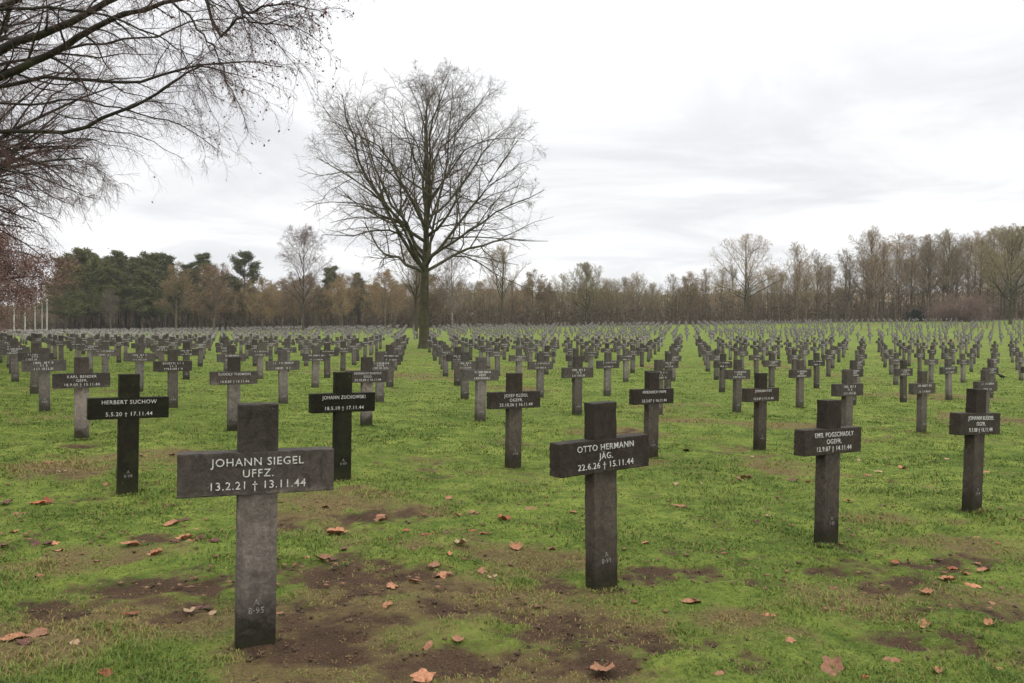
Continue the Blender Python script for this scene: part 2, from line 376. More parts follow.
idx = np.arange(ny * nx).reshape(ny, nx)
Q = np.stack([idx[:-1, :-1], idx[:-1, 1:], idx[1:, 1:], idx[1:, :-1]], -1).reshape(-1, 4)
me = mesh_np('ground', V, [Q], M_GROUND, smooth=True, attrs={'soil': s_.ravel(), 'dry': d_.ravel(), 'wood': w_.ravel()})
tag(obj('ground', me), kind='structure')
def gz(x, y):
    return tz(x, y) + float(relief(np.array([x]), np.array([y]))[0])

# ------------------------------------------------------------------ grass blades (cannot be counted)
rng = np.random.default_rng(3)
NB = 620000
zz = np.exp(rng.uniform(math.log(2.7), math.log(75), NB))
xx = rng.uniform(-1, 1, NB) * (zz * 0.66 + 0.7)
fx, fz = [], []                                     # grass standing close round the feet of the stones
for (x, y, z, s) in placed.values():
    m_ = 420 if y < 12 else 220
    q = rng.uniform(-1, 1, m_); side = rng.random(m_); o_ = rng.uniform(0.006, 0.055, m_)
    lx = np.where(side < 0.65, q * 0.11, np.sign(q) * (0.0865 + o_)); ly = np.where(side < 0.65, np.where(side < 0.5, -1, 1) * (0.046 + o_), q * 0.09)
    cg = fbm((x + lx) * 9, (y + ly) * 9, 66, 2) > 0.42
    fx.append((x + lx * math.cos(YAW) - ly * math.sin(YAW))[cg]); fz.append((y + lx * math.sin(YAW) + ly * math.cos(YAW))[cg])
fx, fz = np.concatenate(fx), np.concatenate(fz)
xx, zz = np.concatenate([xx, fx]), np.concatenate([zz, fz]); NF = len(fx); NB = NB + NF
s_, d_, w_ = masks(xx, zz)
dens = fbm(xx * 6, zz * 6, 60, 3)
tall = fbm(xx * 1.7, zz * 1.7, 63, 4)
keep = rng.random(NB) > np.clip((s_ - 0.28) * 2.4, 0, 0.88)
keep &= rng.random(NB) < np.clip((75 - zz) / 40, 0, 1)
keep &= rng.random(NB) < np.clip(0.45 + (dens - 0.4) * 3.0, 0.2, 1)
for (x, y, z, s) in placed.values():
    keep &= ((xx - x) ** 2 + (zz - y) ** 2) > 0.0045
keep[-NF:] = rng.random(NF) < 0.8
xx, zz, s_, d_, tall = xx[keep], zz[keep], s_[keep], d_[keep], tall[keep]
n = len(xx)
dist = np.maximum(zz, 3) / 3.3
hgt = rng.uniform(0.010, 0.030, n) * (0.6 + 1.6 * np.clip((tall - 0.35) * 2.2, 0, 1)) * dist ** 0.12 * 0.85 * (1 - 0.4 * np.clip(s_ * 2, 0, 1))
for (x, y, z, s) in placed.values():
    hgt *= 1 + 1.1 * np.exp(-((xx - x) ** 2 + (zz - y) ** 2) / 0.02)
wid = rng.uniform(0.0016, 0.0034, n) * dist ** 0.75
az = rng.uniform(0, 6.283, n); ln = rng.uniform(0.3, 1.5, n)
zb = terrain(xx, zz) + relief(xx, zz) - 0.004 - 0.02 * s_ * np.clip((24 - zz) / 10, 0, 1) * calm(xx, zz)
dx, dy = np.cos(az), np.sin(az)
wx, wy = -dy * wid, dx * wid
B0 = np.stack([xx - wx, zz - wy, zb], -1); B1 = np.stack([xx + wx, zz + wy, zb], -1)
mx, my, mz = xx + dx * hgt * ln * 0.35, zz + dy * hgt * ln * 0.35, zb + hgt * 0.62
M0 = np.stack([mx - wx * .8, my - wy * .8, mz], -1); M1 = np.stack([mx + wx * .8, my + wy * .8, mz], -1)
TP = np.stack([xx + dx * hgt * ln, zz + dy * hgt * ln, zb + hgt * (1.0 - 0.12 * ln)], -1)
V = np.stack([B0, B1, M1, M0, TP], 1).reshape(-1, 3)
i5 = np.arange(n)[:, None] * 5
patch = fbm(xx * 0.9, zz * 0.9, 70, 4); fine = fbm(xx * 5, zz * 5, 72, 3)
tint = 0.16 + 0.55 * patch + 0.35 * (fine - 0.5) + rng.normal(0, 0.085, n) + 0.36 * np.clip((d_ - 0.3) * 1.6, 0, 1)
dead = rng.random(n) < 0.05 + 0.4 * np.clip((d_ - 0.35) * 1.8, 0, 1) + 0.35 * np.clip((s_ - 0.22) * 2.5, 0, 1)
tint[dead] = rng.uniform(0.85, 1.0, dead.sum())
me = mesh_np('grass', V, [i5 + [0, 1, 2, 3], i5 + [3, 2, 4]], M_GRASS, smooth=True, attrs={'tint': np.repeat(np.clip(tint, 0, 1), 5)})
tag(obj('grass', me), 'short mossy green grass covering the burial lawn', 'grass', kind='stuff')

# crumbs of earth and shreds of old leaf lying on the worn places
n = 26000
zz = np.exp(rng.uniform(math.log(2.8), math.log(12), n)); xx = rng.uniform(-1, 1, n) * (zz * 0.66 + 0.5)
s_, d_, w_ = masks(xx, zz)
k = rng.random(n) < np.clip((s_ - 0.15) * 1.6, 0.05, 1); xx, zz, s_ = xx[k], zz[k], s_[k]; n = len(xx)
zb = terrain(xx, zz) + relief(xx, zz) - 0.02 * s_ * np.clip((24 - zz) / 10, 0, 1) * calm(xx, zz)
shred = rng.random(n) < 0.35
r_ = np.where(shred, rng.uniform(0.004, 0.013, n), 0.002 + 0.014 * rng.random(n) ** 3.5)
a0 = rng.uniform(0, 6.28, n); flat = np.where(shred, 0.15, 0.7)
OCT = np.array([(1, 0, 0), (0, 1, 0), (-1, 0, 0), (0, -1, 0), (0, 0, 1), (0, 0, -1)], float)
OF = np.array([(0, 1, 4), (1, 2, 4), (2, 3, 4), (3, 0, 4), (1, 0, 5), (2, 1, 5), (3, 2, 5), (0, 3, 5)])
J = OCT[None] * (1 + rng.normal(0, 0.25, (n, 6, 1))) * r_[:, None, None]; J[:, :, 2] *= flat[:, None]; J[:, :, 1] *= np.where(shred, 0.6, 0.9)[:, None]
Vx = J[..., 0] * np.cos(a0)[:, None] - J[..., 1] * np.sin(a0)[:, None] + xx[:, None]
Vy = J[..., 0] * np.sin(a0)[:, None] + J[..., 1] * np.cos(a0)[:, None] + zz[:, None]
V = np.stack([Vx, Vy, J[..., 2] + (zb + r_ * flat * 0.6)[:, None]], -1).reshape(-1, 3)
n2 = 1700
z2 = np.exp(rng.uniform(math.log(4.5), math.log(26), n2)); x2 = (rng.random(n2) ** 1.5 * 1.36 - 0.68) * z2
r2_ = rng.uniform(0.008, 0.032, n2); zb2 = terrain(x2, z2) + relief(x2, z2) + 0.012
J = OCT[None] * (1 + rng.normal(0, 0.3, (n2, 6, 1))) * r2_[:, None, None]; J[:, :, 2] *= 0.2; J[:, :, 1] *= 0.65
a2 = rng.uniform(0, 6.28, n2)
V2_ = np.stack([J[..., 0] * np.cos(a2)[:, None] - J[..., 1] * np.sin(a2)[:, None] + x2[:, None], J[..., 0] * np.sin(a2)[:, None] + J[..., 1] * np.cos(a2)[:, None] + z2[:, None], J[..., 2] + zb2[:, None]], -1).reshape(-1, 3)
V = np.concatenate([V, V2_]); n += n2; shred = np.concatenate([shred, np.ones(n2, bool)])
M_CRUMB = mat_simple('earth_crumb', [(0.3, (0.030, 0.019, 0.012)), (0.7, (0.10, 0.068, 0.045))], 9, 0.9)
M_SHRED = mat_simple('leaf_shred', [(0.3, (0.07, 0.035, 0.020)), (0.7, (0.22, 0.12, 0.07))], 7, 0.8)
me = mesh_np('ground_litter', V, [(OF[None] + (np.arange(n) * 6)[:, None, None]).reshape(-1, 3)], [M_CRUMB, M_SHRED], mi=np.repeat(shred.astype(int), 8))
tag(obj('ground_litter', me), 'earth crumbs and leaf shreds on the worn bare patches', 'litter', kind='stuff')

# ------------------------------------------------------------------ the crosses
SW, SD, BW, BD = 0.173, 0.092, 0.678, 0.099       # stem width, depth; crossbar width, depth
BZ0, BZ1 = 0.693, 0.886
def box_bm(bm, x0, x1, y0, y1, z0, z1, bev=0.0, seg=2):
    r = bmesh.ops.create_cube(bm, size=1.0)
    bmesh.ops.scale(bm, vec=(x1 - x0, y1 - y0, z1 - z0), verts=r['verts'])
    bmesh.ops.translate(bm, vec=((x0 + x1) / 2, (y0 + y1) / 2, (z0 + z1) / 2), verts=r['verts'])
    if bev:
        es = list({e for v_ in r['verts'] for e in v_.link_edges})
        bmesh.ops.bevel(bm, geom=es, offset=bev, segments=seg, profile=0.6, affect='EDGES')
def weather(bm, seed, amt=0.0016):
    """cut the long faces finer and wear the edges a little"""
    es = [e for e in bm.edges if e.calc_length() > 0.12]
    bmesh.ops.subdivide_edges(bm, edges=es, cuts=22, use_grid_fill=True)
    r = random.Random(seed); chips = [(r.choice(bm.verts[:] if False else list(bm.verts)).co.copy(), r.uniform(0.008, 0.02)) for _ in range(14)]
    bm.normal_update()
    for v in bm.verts:
        c = v.co
        nn = math.sin(c.x * 61 + seed) * math.sin(c.z * 47 + 2 * seed) + math.sin(c.z * 131 + c.x * 83 + c.y * 97 + seed)
        sharp = min(1.0, max(0.0, (1.0 - max(abs(q) for q in v.normal)) * 4))
        d = nn * amt * (0.12 + sharp)
        for cc, cr in chips:
            q = (c - cc).length
            if q < cr: d -= 0.004 * (1 - q / cr) * sharp
        v.co = c + v.normal * d
def bm_mesh(name, bm, m):
    me = bpy.data.meshes.new(name); bm.to_mesh(me); bm.free(); me.materials.append(m); return me
MATS = {'pale': M_PALE, 'brown': M_BROWN, 'green': M_GREEN, 'grey': M_MID, 'tawny': M_MIDB}
STEM, BAR = {}, {}
for k, m in MATS.items():
    bm = bmesh.new(); box_bm(bm, -SW/2, SW/2, -SD/2, SD/2, -0.35, H, 0.006); weather(bm, len(k))
    STEM[k] = bm_mesh('stem_' + k, bm, m)
    bm = bmesh.new(); box_bm(bm, -BW/2, BW/2, -BD/2, BD/2, BZ0, BZ1, 0.006); weather(bm, len(k) + 3)
    BAR[k] = bm_mesh('crossbar_' + k, bm, m)

def text_mesh(name, body, size, m, loc, space=1.0, align='CENTER', off=0.0):
    cu = bpy.data.curves.new(name, 'FONT'); cu.body = body; cu.size = size
    cu.align_x = align; cu.align_y = 'CENTER'; cu.extrude = 0.0018; cu.space_character = space
    cu.offset = off; cu.resolution_u = 3; cu.space_line = 0.95
    o = bpy.data.objects.new(name, cu); COL.objects.link(o)
    bpy.context.view_layer.update()
    me = bpy.data.meshes.new_from_object(o.evaluated_get(bpy.context.evaluated_depsgraph_get()))
    bpy.data.objects.remove(o); bpy.data.curves.remove(cu)
    me.transform(Matrix.Translation(loc) @ Matrix.Rotation(math.pi / 2, 4, 'X'))
    me.materials.clear(); me.materials.append(m)
    return me
def join_meshes(name, ms):
    bm = bmesh.new()
    for m_ in ms: bm.from_mesh(m_)
    out = bpy.data.meshes.new(name); bm.to_mesh(out); bm.free()
    out.materials.append(ms[0].materials[0])
    return out
FY = -BD / 2 - 0.0028
LINES = ('name_lettering', 'rank_lettering', 'date_lettering')
def inscription(lines):
    ms = []; zs = (0.841, 0.789, 0.736)
    for nm_, t, z in zip(LINES, lines, zs):
        if t is None: continue
        sz = 0.0500
        me = text_mesh(nm_, t, sz, M_LET, (0, FY, z if lines[1] else z + (0.004 if z > .8 else -0.0)), 1.12, off=0.0001)
        w = max(v.co.x for v in me.vertices) - min(v.co.x for v in me.vertices)
        if w > 0.46:
            me.transform(Matrix.Scale(0.46 / w, 4, (1, 0, 0)))
        ms.append((nm_, me))
    return ms
def worn_inscription(nl, seed, coarse=False):
    """lettering too worn and far to read: rows of short pale strokes"""
    r = random.Random(seed); out = []
    rows = {3: [(0.842, 0.42), (0.792, 0.15), (0.738, 0.38)], 2: [(0.842, 0.44), None, (0.738, 0.38)]}[nl]
    for nm_, row in zip(LINES, rows):
        if row is None: continue
        z, wmax = row; bm = bmesh.new()
        w = wmax * r.uniform(0.75, 1.0); x = -w / 2
        while x < w / 2:
            cw = r.uniform(0.018, 0.030); hh = 0.018
            if r.random() > 0.1:
                if coarse:
                    box_bm(bm, x, x + cw * 0.8, FY - 0.0006, FY, z - hh, z + hh)
                else:
                    sh = r.choice('HLOEIT'); t = 0.0075
                    if sh in 'HLEO': box_bm(bm, x, x + t, FY - 0.0006, FY, z - hh, z + hh)
                    if sh in 'HO': box_bm(bm, x + cw - t, x + cw, FY - 0.0006, FY, z - hh, z + hh)
                    if sh in 'IT': box_bm(bm, x + cw/2 - t/2, x + cw/2 + t/2, FY - 0.0006, FY, z - hh, z + hh)
                    if sh in 'HE': box_bm(bm, x + t, x + cw - t, FY - 0.0006, FY, z - t/2, z + t/2)
                    if sh in 'LEO': box_bm(bm, x + t, x + cw - t, FY - 0.0006, FY, z - hh, z - hh + t)
                    if sh in 'EO': box_bm(bm, x + t, x + cw - t, FY - 0.0006, FY, z + hh - t, z + hh)
                    if sh == 'T': box_bm(bm, x, x + cw, FY - 0.0006, FY - 0.0002, z + hh - t, z + hh)
            x += cw + r.uniform(0.007, 0.012) + (0.02 if r.random() < 0.1 else 0)
        out.append((nm_, bm_mesh(nm_, bm, M_LET)))
    return out
WORN = {n_: [worn_inscription(n_, 10 * n_ + q) for q in range(4)] for n_ in (2, 3)}
MY = -SD / 2 - 0.0020
def plot_mark(t):
    return text_mesh('plot_mark', t, 0.039, M_MARK, (0, MY, 0.185), 1.05)
bm = bmesh.new()
for (x0, x1, z0, z1) in ((-0.012, -0.004, .19, .21), (-.005, .005, .21, .222), (0.004, 0.012, .19, .21), (-.042, -.022, .145, .175), (-.006, .014, .145, .175), (.022, .042, .145, .175)):
    box_bm(bm, x0, x1, MY - 0.0006, MY, z0, z1)
MARKW = bm_mesh('plot_mark', bm, M_MARK)

def make_cross(i, j, loc, s, yaw, lean, pitch, kind, ins, mark, label):
    o = empty('grave_cross', loc, (math.radians(pitch), math.radians(lean), yaw), s)
    o.rotation_mode = 'XYZ'
    tag(o, label, 'cross', GR)
    st = obj('stem', STEM[kind], o); br = obj('crossbar', BAR[kind], o)
    for nm_, im in ins: obj(nm_, im, br)
    if mark is not None: obj('plot_mark', mark, st)
    return o
ORD = 'zeroth first second third fourth fifth sixth seventh eighth ninth tenth eleventh twelfth thirteenth fourteenth fifteenth sixteenth seventeenth eighteenth nineteenth twentieth'.split()
TENS = {20: 'twenty', 30: 'thirty', 40: 'forty', 50: 'fifty', 60: 'sixty', 70: 'seventy', 80: 'eighty', 90: 'ninety'}
def ordw(n_):
    if n_ <= 20: return ORD[n_]
    if n_ % 10 == 0: return TENS[n_][:-1] + 'ieth'
    return TENS[n_ // 10 * 10] + '-' + ORD[n_ % 10]

allc = []
for j in range(0, 75):
    for i in range(-6, 150):
        far = (i > 29 or j > 13)
        ii, jj = i, j
        if 29 < i < 31.5 and j <= 13: continue
        if 13 < j < 14.5: continue
        if far and (j in (22, 23, 35, 36, 49, 50) or i in (52, 53, 54, 76, 77, 100, 101)): continue
        q = lat(i + (0.5 if far else 0.0), j)
        if (i, j) not in placed and not far:
            q = q + LU * (0.05 * math.sin(j * 2.1))
        if q[1] < 2.5 or q[1] > 203 + 6 * math.sin(q[0] * 0.03): continue
        if abs(q[0]) > 0.70 * q[1] + 3: continue
        if q[0] < -0.52 * q[1] and q[1] > 178: continue
        if (q[0] + 7.6) ** 2 + (q[1] - 66) ** 2 < 1.2: continue
        allc.append((i, j, q[0], q[1]))
rr = random.Random(11)
inframe = []; rest = []
for i, j, x, y in allc:
    if (i, j) in placed: x, y = placed[(i, j)][:2]
    px, py = proj((x, y, tz(x, y) + 0.8)); hw = 0.32 * F * 0.7 / y
    if -hw < px < 1024 + hw and y > 2.5: inframe.append((y, i, j, x))
    else: rest.append((y, i, j, x))
inframe.sort()
single = inframe[:298]; mass = [t for t in inframe[298:] if rr.random() > 0.32] + [t for t in rest if t[0] > 12]
byrow = {}
for y, i, j, x in single: byrow.setdefault(j, []).append(i)
for j in byrow: byrow[j].sort()
# joined cross for the far ones of the 300
def far_cross_bm(bm, strips=True):
    pass
bm = bmesh.new()
box_bm(bm, -SW/2, SW/2, -SD/2, SD/2, -0.3, H); box_bm(bm, -BW/2, BW/2, -BD/2, BD/2, BZ0, BZ1)
FARM = bm_mesh('grave_cross', bm, M_MID); FARM.materials.append(M_LET)
_w = worn_inscription(2, 99, True); bm = bmesh.new(); bm.from_mesh(FARM); n0 = len(bm.faces)
for _, q in _w: bm.from_mesh(q)
bm.faces.ensure_lookup_table()
for f_ in bm.faces[n0:]: f_.material_index = 1
bm.to_mesh(FARM); bm.free()
FARM2 = FARM.copy(); FARM2.materials[0] = M_MIDB
for y, i, j, x in single:
    if (i, j) in NEAR:
        v = NEAR[(i, j)]; X, Y, Zg, s = placed[(i, j)]
        ins = v[5]
        im = WORN[int(ins)][(i + j) % 4] if isinstance(ins, str) else inscription(ins)
        mk = MARKW if v[6] == 'm' else plot_mark(v[6])
        make_cross(i, j, (X, Y, Zg), s, YAW + rr.uniform(-.012, .012) - (0.19 if (i, j) == (0, 0) else 0.0), v[3], 0.0, v[4], im, mk, v[7])
        continue
    loc = (x, y, tz(x, y) - rr.uniform(-0.01, 0.02)); s = rr.uniform(0.985, 1.02)
    yaw = YAW + rr.gauss(0, 0.02); lean = rr.gauss(0, 0.8); pit = rr.gauss(0, 0.8)
    right = (x / y) > -0.1
    kind = ('brown' if rr.random() < 0.7 else 'pale') if right else ('pale' if rr.random() < 0.72 else 'brown')
    if y > 26: kind = 'pale' if rr.random() < 0.75 else 'brown'
    pl = byrow[j].index(i) + 1
    kk = {'pale': 'grey', 'brown': 'tawny'}[kind]
    label = f'{"bleached grey" if kind == "pale" else "dark brown grey"} stone cross, {ordw(pl)} from the left in the {ordw(j + 1)} receding row of graves'
    if y < 44:
        make_cross(i, j, loc, s, yaw, lean, pit, kk, WORN[rr.choice((2, 3, 3))][rr.randrange(4)], MARKW if y < 40 else None, label)
    else:
        o = obj('grave_cross', FARM if kind == 'pale' else FARM2)
        o.location = loc; o.rotation_euler = (math.radians(pit), math.radians(lean), yaw); o.scale = (s,) * 3
        tag(o, label, 'cross', GR)
# the thousands beyond: one mesh
BXV = np.array([(-1,-1,0),(1,-1,0),(1,1,0),(-1,1,0),(-1,-1,1),(1,-1,1),(1,1,1),(-1,1,1)], float)
BXF = np.array([(0,1,5,4),(1,2,6,5),(2,3,7,6),(3,0,4,7),(4,5,6,7)])
parts = [(SW/2, SD/2, -0.3, H), (BW/2, BD/2, BZ0, BZ1)]
LV_ = np.concatenate([BXV * [a_, b_, c1 - c0] + [0, 0, c0] for a_, b_, c0, c1 in parts])
LF_ = np.concatenate([BXF + 8 * k for k in range(2)])
sv = []
for z0, z1, hw in ((0.828, 0.858, 0.20), (0.725, 0.75, 0.18)):
    for sx in (-1, 1):
        a_, b_ = (0.02 * sx, hw * sx); a_, b_ = min(a_, b_), max(a_, b_)
        sv += [(a_, FY, z0), (b_, FY, z0), (b_, FY, z1), (a_, FY, z1)]
sv = np.array(sv); LVA = np.concatenate([LV_, sv]); SF = np.arange(16, 32).reshape(4, 4)
LFA = np.concatenate([LF_, SF]); LMI = np.array([0] * 10 + [1] * 4)
nm = len(mass)
mxy = np.array([(t[3], t[0]) for t in mass]); mz_ = terrain(mxy[:, 0], mxy[:, 1])
r2 = np.random.default_rng(5)
ya = YAW + r2.normal(0, 0.03, nm); le = r2.normal(0, 0.014, nm); sc = r2.uniform(0.95, 1.05, nm)
L = LVA[None] * sc[:, None, None]
x_ = L[..., 0] + L[..., 2] * le[:, None]
vx = x_ * np.cos(ya)[:, None] - L[..., 1] * np.sin(ya)[:, None] + mxy[:, 0:1]
vy = x_ * np.sin(ya)[:, None] + L[..., 1] * np.cos(ya)[:, None] + mxy[:, 1:2]
V = np.stack([vx, vy, L[..., 2] + mz_[:, None]], -1).reshape(-1, 3)
FQ = (LFA[None] + (np.arange(nm) * len(LVA))[:, None, None]).reshape(-1, 4)
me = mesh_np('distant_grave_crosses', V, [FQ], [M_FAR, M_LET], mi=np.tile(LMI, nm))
tag(obj('distant_grave_crosses', me), 'thousands of small pale grey crosses far across the lawn', 'crosses', kind='stuff')

# ------------------------------------------------------------------ trees
def nrm(v):
    return v / np.maximum(np.linalg.norm(v, axis=-1, keepdims=True), 1e-9)
def tubes(P, R, k):
    """P (n,p,3) centre lines, R (n,p) radii -> verts, quads"""
    n_, p, _ = P.shape
    T = nrm(np.gradient(P, axis=1))
    ref = np.where(np.abs(T[..., 2:3]) > 0.85, np.array([1.0, 0.1, 0.0]), np.array([0.05, 0.1, 1.0]))
    U = nrm(np.cross(T, ref)); W = np.cross(T, U)
    a_ = np.arange(k) * 2 * math.pi / k
    V = P[:, :, None, :] + R[:, :, None, None] * (np.cos(a_)[None, None, :, None] * U[:, :, None, :] + np.sin(a_)[None, None, :, None] * W[:, :, None, :])
    id_ = np.arange(n_ * p * k).reshape(n_, p, k)
    A = id_[:, :-1]; B = id_[:, 1:]
    Q = np.stack([A, np.roll(A, -1, 2), np.roll(B, -1, 2), B], -1).reshape(-1, 4)
    return V.reshape(-1, 3), Q
class Build:
    def __init__(s): s.v = []; s.q = []; s.m = []; s.n = 0
    def add(s, V, Q, mi):
        s.v.append(V); s.q.append(Q + s.n); s.m.append(np.full(len(Q), mi)); s.n += len(V)
    def mesh(s, name, mats):
        return mesh_np(name, np.concatenate(s.v), [np.concatenate(s.q)], mats, np.concatenate(s.m), smooth=True)
def grow(rg, P, D, L, R, nseg, wander, trop, taper, tropz=None):
    """vectorised branches: start P (n,3), direction D, length L, radius R"""
    n_ = len(P); pts = [P]; d = nrm(D)
    for k in range(nseg):
        tr = np.zeros((n_, 3)); tr[:, 2] = trop if np.isscalar(trop) else trop[k]
        d = nrm(d + rg.normal(0, wander, (n_, 3)) + tr)
        pts.append(pts[-1] + d * (L / nseg)[:, None])
    pts = np.stack(pts, 1)
    t = np.linspace(0, 1, nseg + 1)[None]
    rad = R[:, None] * (1 - t * (1 - taper))
    return pts, rad
def spawn(rg, P, R, n_, start, ang, angv, lratio, L, rratio, power=0.6, up=0.0, end=1.0):
    """children along the parent centre lines"""
    m_, p, _ = P.shape
    t = start + (end - start) * (np.arange(n_)[None] + rg.random((m_, n_))) / n_
    f = t * (p - 1); i0 = np.minimum(f.astype(int), p - 2); fr = (f - i0)[..., None]
    ar = np.arange(m_)[:, None]
    pos = P[ar, i0] * (1 - fr) + P[ar, i0 + 1] * fr
    d = nrm(P[ar, i0 + 1] - P[ar, i0])
    r = R[ar, i0] * (1 - fr[..., 0]) + R[ar, i0 + 1] * fr[..., 0]
    az_ = np.arange(n_)[None] * 2.4 + rg.random((m_, 1)) * 6.28 + rg.normal(0, 0.5, (m_, n_))
    ref = np.where(np.abs(d[..., 2:3]) > 0.9, np.array([1.0, 0, 0]), np.array([0, 0, 1.0]))
    U = nrm(np.cross(d, ref)); W = np.cross(d, U)
    an = ang + rg.normal(0, angv, (m_, n_))
    nd = d * np.cos(an)[..., None] + (U * np.cos(az_)[..., None] + W * np.sin(az_)[..., None]) * np.sin(an)[..., None]
    nd[..., 2] += up
    ln_ = L[:, None] * lratio * (1 - power * (t - start) / (end - start + 1e-6)) * rg.uniform(0.7, 1.25, (m_, n_))
    return pos.reshape(-1, 3), nrm(nd).reshape(-1, 3), ln_.ravel(), np.minimum(r * rratio, r).ravel()

def open_tree(seed, ht, fork, r0, spread, nl=20, twig=0.008, n2=9, n3=8, n4=5, mats=None, leaf=None, up1=0.10, lowang=1.05, droop=0.0, env=None, fan=1.15, rlo=0.72, twr=0.5, wig=0.12):
    """broad bare tree: trunk mesh and crown mesh"""
    rg = np.random.default_rng(seed)
    ebz, ea, eb = env if env else ((fork * 0.75 + ht) / 2, spread, (ht - fork * 0.75) / 2)
    def reach(P, D):
        """distance from P along D to the crown's outline, an ellipsoid"""
        k = np.array([1 / ea, 1 / ea, 1 / eb]); p = (P - [0, 0, ebz]) * k; d = D * k
        a = (d * d).sum(-1); b = (p * d).sum(-1); c = (p * p).sum(-1) - 1
        return np.where(c < 0, (-b + np.sqrt(np.maximum(b * b - a * c, 0))) / a, 0.0)
    def trim(p, d, l, r):
        q = reach(p, d) * rg.uniform(0.8, 1.15, len(p)); k = (q > 0.25) | (rg.random(len(p)) < 0.12)
        return p[k], d[k], np.minimum(l[k], np.maximum(q[k], 0.5)), r[k]
    # trunk with leader
    nseg = 16; hs = np.linspace(0, 1, nseg + 1) ** 0.9
    tp = np.zeros((1, nseg + 1, 3)); tp[0, :, 2] = hs * ht * 0.93
    tp[0, 4:, 0] += np.cumsum(rg.normal(0, 0.02 * ht / 12, nseg - 3)); tp[0, 4:, 1] += np.cumsum(rg.normal(0, 0.02 * ht / 12, nseg - 3))
    zf = tp[0, :, 2]
    tr_ = np.where(zf < fork, r0 * (1 - 0.22 * zf / fork), r0 * 0.70 * np.clip((ht - zf) / (ht - fork), 0.02, 1) ** 1.25)
    tr_[0] *= 1.35
    nb = np.searchsorted(zf, fork) + 1
    bt = Build()
    fl = tp[:, :nb].copy(); fr_ = tr_[None, :nb].copy()
    z2 = np.array([-0.4, 0.0, 0.25, 0.6]); add = np.stack([np.zeros(4), np.zeros(4), z2], -1)[None]
    fl = np.concatenate([add, fl[:, 1:]], 1); fr_ = np.concatenate([np.array([[r0 * 1.55, r0 * 1.42, r0 * 1.15, r0 * 1.03]]), fr_[:, 1:]], 1)
    keepz = np.concatenate([[True] * 4, fl[0, 4:, 2] > 0.8]); fl = fl[:, keepz]; fr_ = fr_[:, keepz]
    V, Q = tubes(fl, fr_, 14); th = np.arctan2(V[:, 1], V[:, 0])
    V[:, :2] *= (1 + 0.07 * np.sin(3 * th + 1) * np.exp(-np.maximum(V[:, 2:3], 0)[:, 0] / 1.5))[:, None]
    bt.add(V, Q, 0)
    bc = Build()
    V, Q = tubes(tp[:, nb - 1:], tr_[None, nb - 1:], 10); bc.add(V, Q, 0)
    # limbs
    fh = (np.arange(nl) + rg.uniform(-.3, .3, nl)) / nl
    fh = np.clip(fh, 0, 0.97) ** fan
    hz = fork + (ht * 0.82 - fork) * fh
    px_ = np.interp(hz, zf, tp[0, :, 0]); py_ = np.interp(hz, zf, tp[0, :, 1])
    az_ = np.arange(nl) * 2.399 + rg.normal(0, 0.3, nl) + seed
    an = lowang - 0.62 * fh + rg.normal(0, 0.09 if fan < 1.3 else 0.2, nl)
    D = np.stack([np.cos(az_) * np.sin(an), np.sin(az_) * np.sin(an), np.cos(an)], -1)
    R1 = np.interp(hz, zf, tr_) * rg.uniform(0.45, 0.68, nl)
    R1 = np.maximum(R1, twig * 3)
    P0 = np.stack([px_, py_, hz], -1)
    Ls = reach(P0, nrm(D + [0, 0, up1])) * rg.uniform(rlo, 0.99, nl)
    P1, r1 = grow(rg, P0, D, Ls, R1, 9, wig, [up1] * 3 + [0.0] * 3 + [-droop] * 3, 0.16)
    V, Q = tubes(P1, r1, 7); bc.add(V, Q, 0)
    p, d, l, r = spawn(rg, P1, r1, n2, 0.18, 0.72, 0.2, 0.52, Ls, 0.62, 0.55, 0.10)
    p, d, l, r = trim(p, d, l, r)
    P2, r2_ = grow(rg, p, d, l, np.maximum(r, twig * 1.6), 6, wig * 1.1, 0.03 - droop * 0.5, 0.25)
    V, Q = tubes(P2, r2_, 5); bc.add(V, Q, 0)
    p, d, l, r = spawn(rg, P2, r2_, n3, 0.12, 0.75, 0.22, 0.46, l, 0.62, 0.5, 0.06)
    p, d, l, r = trim(p, d, l, r)
    P3, r3 = grow(rg, p, d, l, np.maximum(r, twig * 1.15), 4, wig * 1.2, 0.03 - droop, 0.45)
    V, Q = tubes(P3, r3, 3); bc.add(V, Q, 1)
    p, d, l, r = spawn(rg, P3, r3, n4, 0.15, 0.7, 0.25, twr, l, 0.8, 0.3, 0.05)
    p, d, l, r = trim(p, d, l, r)
    P4, r4 = grow(rg, p, d, np.maximum(l, 0.35), np.full(len(p), twig * 0.85), 3, wig * 1.4, 0.02 - droop * 1.5, 0.45)
    V, Q = tubes(P4, r4, 3); bc.add(V, Q, 1)
    if leaf:
        frac, size, mi = leaf[:3]
        c_ = P4[:, 1:].reshape(-1, 3); c_ = c_[rg.random(len(c_)) < frac]
        if len(leaf) > 3: c_ = np.repeat(c_, leaf[3], 0)
        V, Q = cards(rg, c_, size); bc.add(V, Q, mi)
    return bt.mesh('trunk', mats[:1]), bc.mesh('crown', mats)
def cards(rg, c, size, jit=0.25, aspect=0.6):
    n_ = len(c); c = c + rg.normal(0, jit, (n_, 3))
    a_ = nrm(rg.normal(0, 1, (n_, 3))); b_ = nrm(np.cross(a_, rg.normal(0, 1, (n_, 3))))
    s = size * rg.uniform(0.6, 1.3, (n_, 1))
    V = np.stack([c - a_ * s, c + b_ * s * aspect, c + a_ * s, c - b_ * s * aspect], 1).reshape(-1, 3)
    return V, np.arange(n_ * 4).reshape(-1, 4)
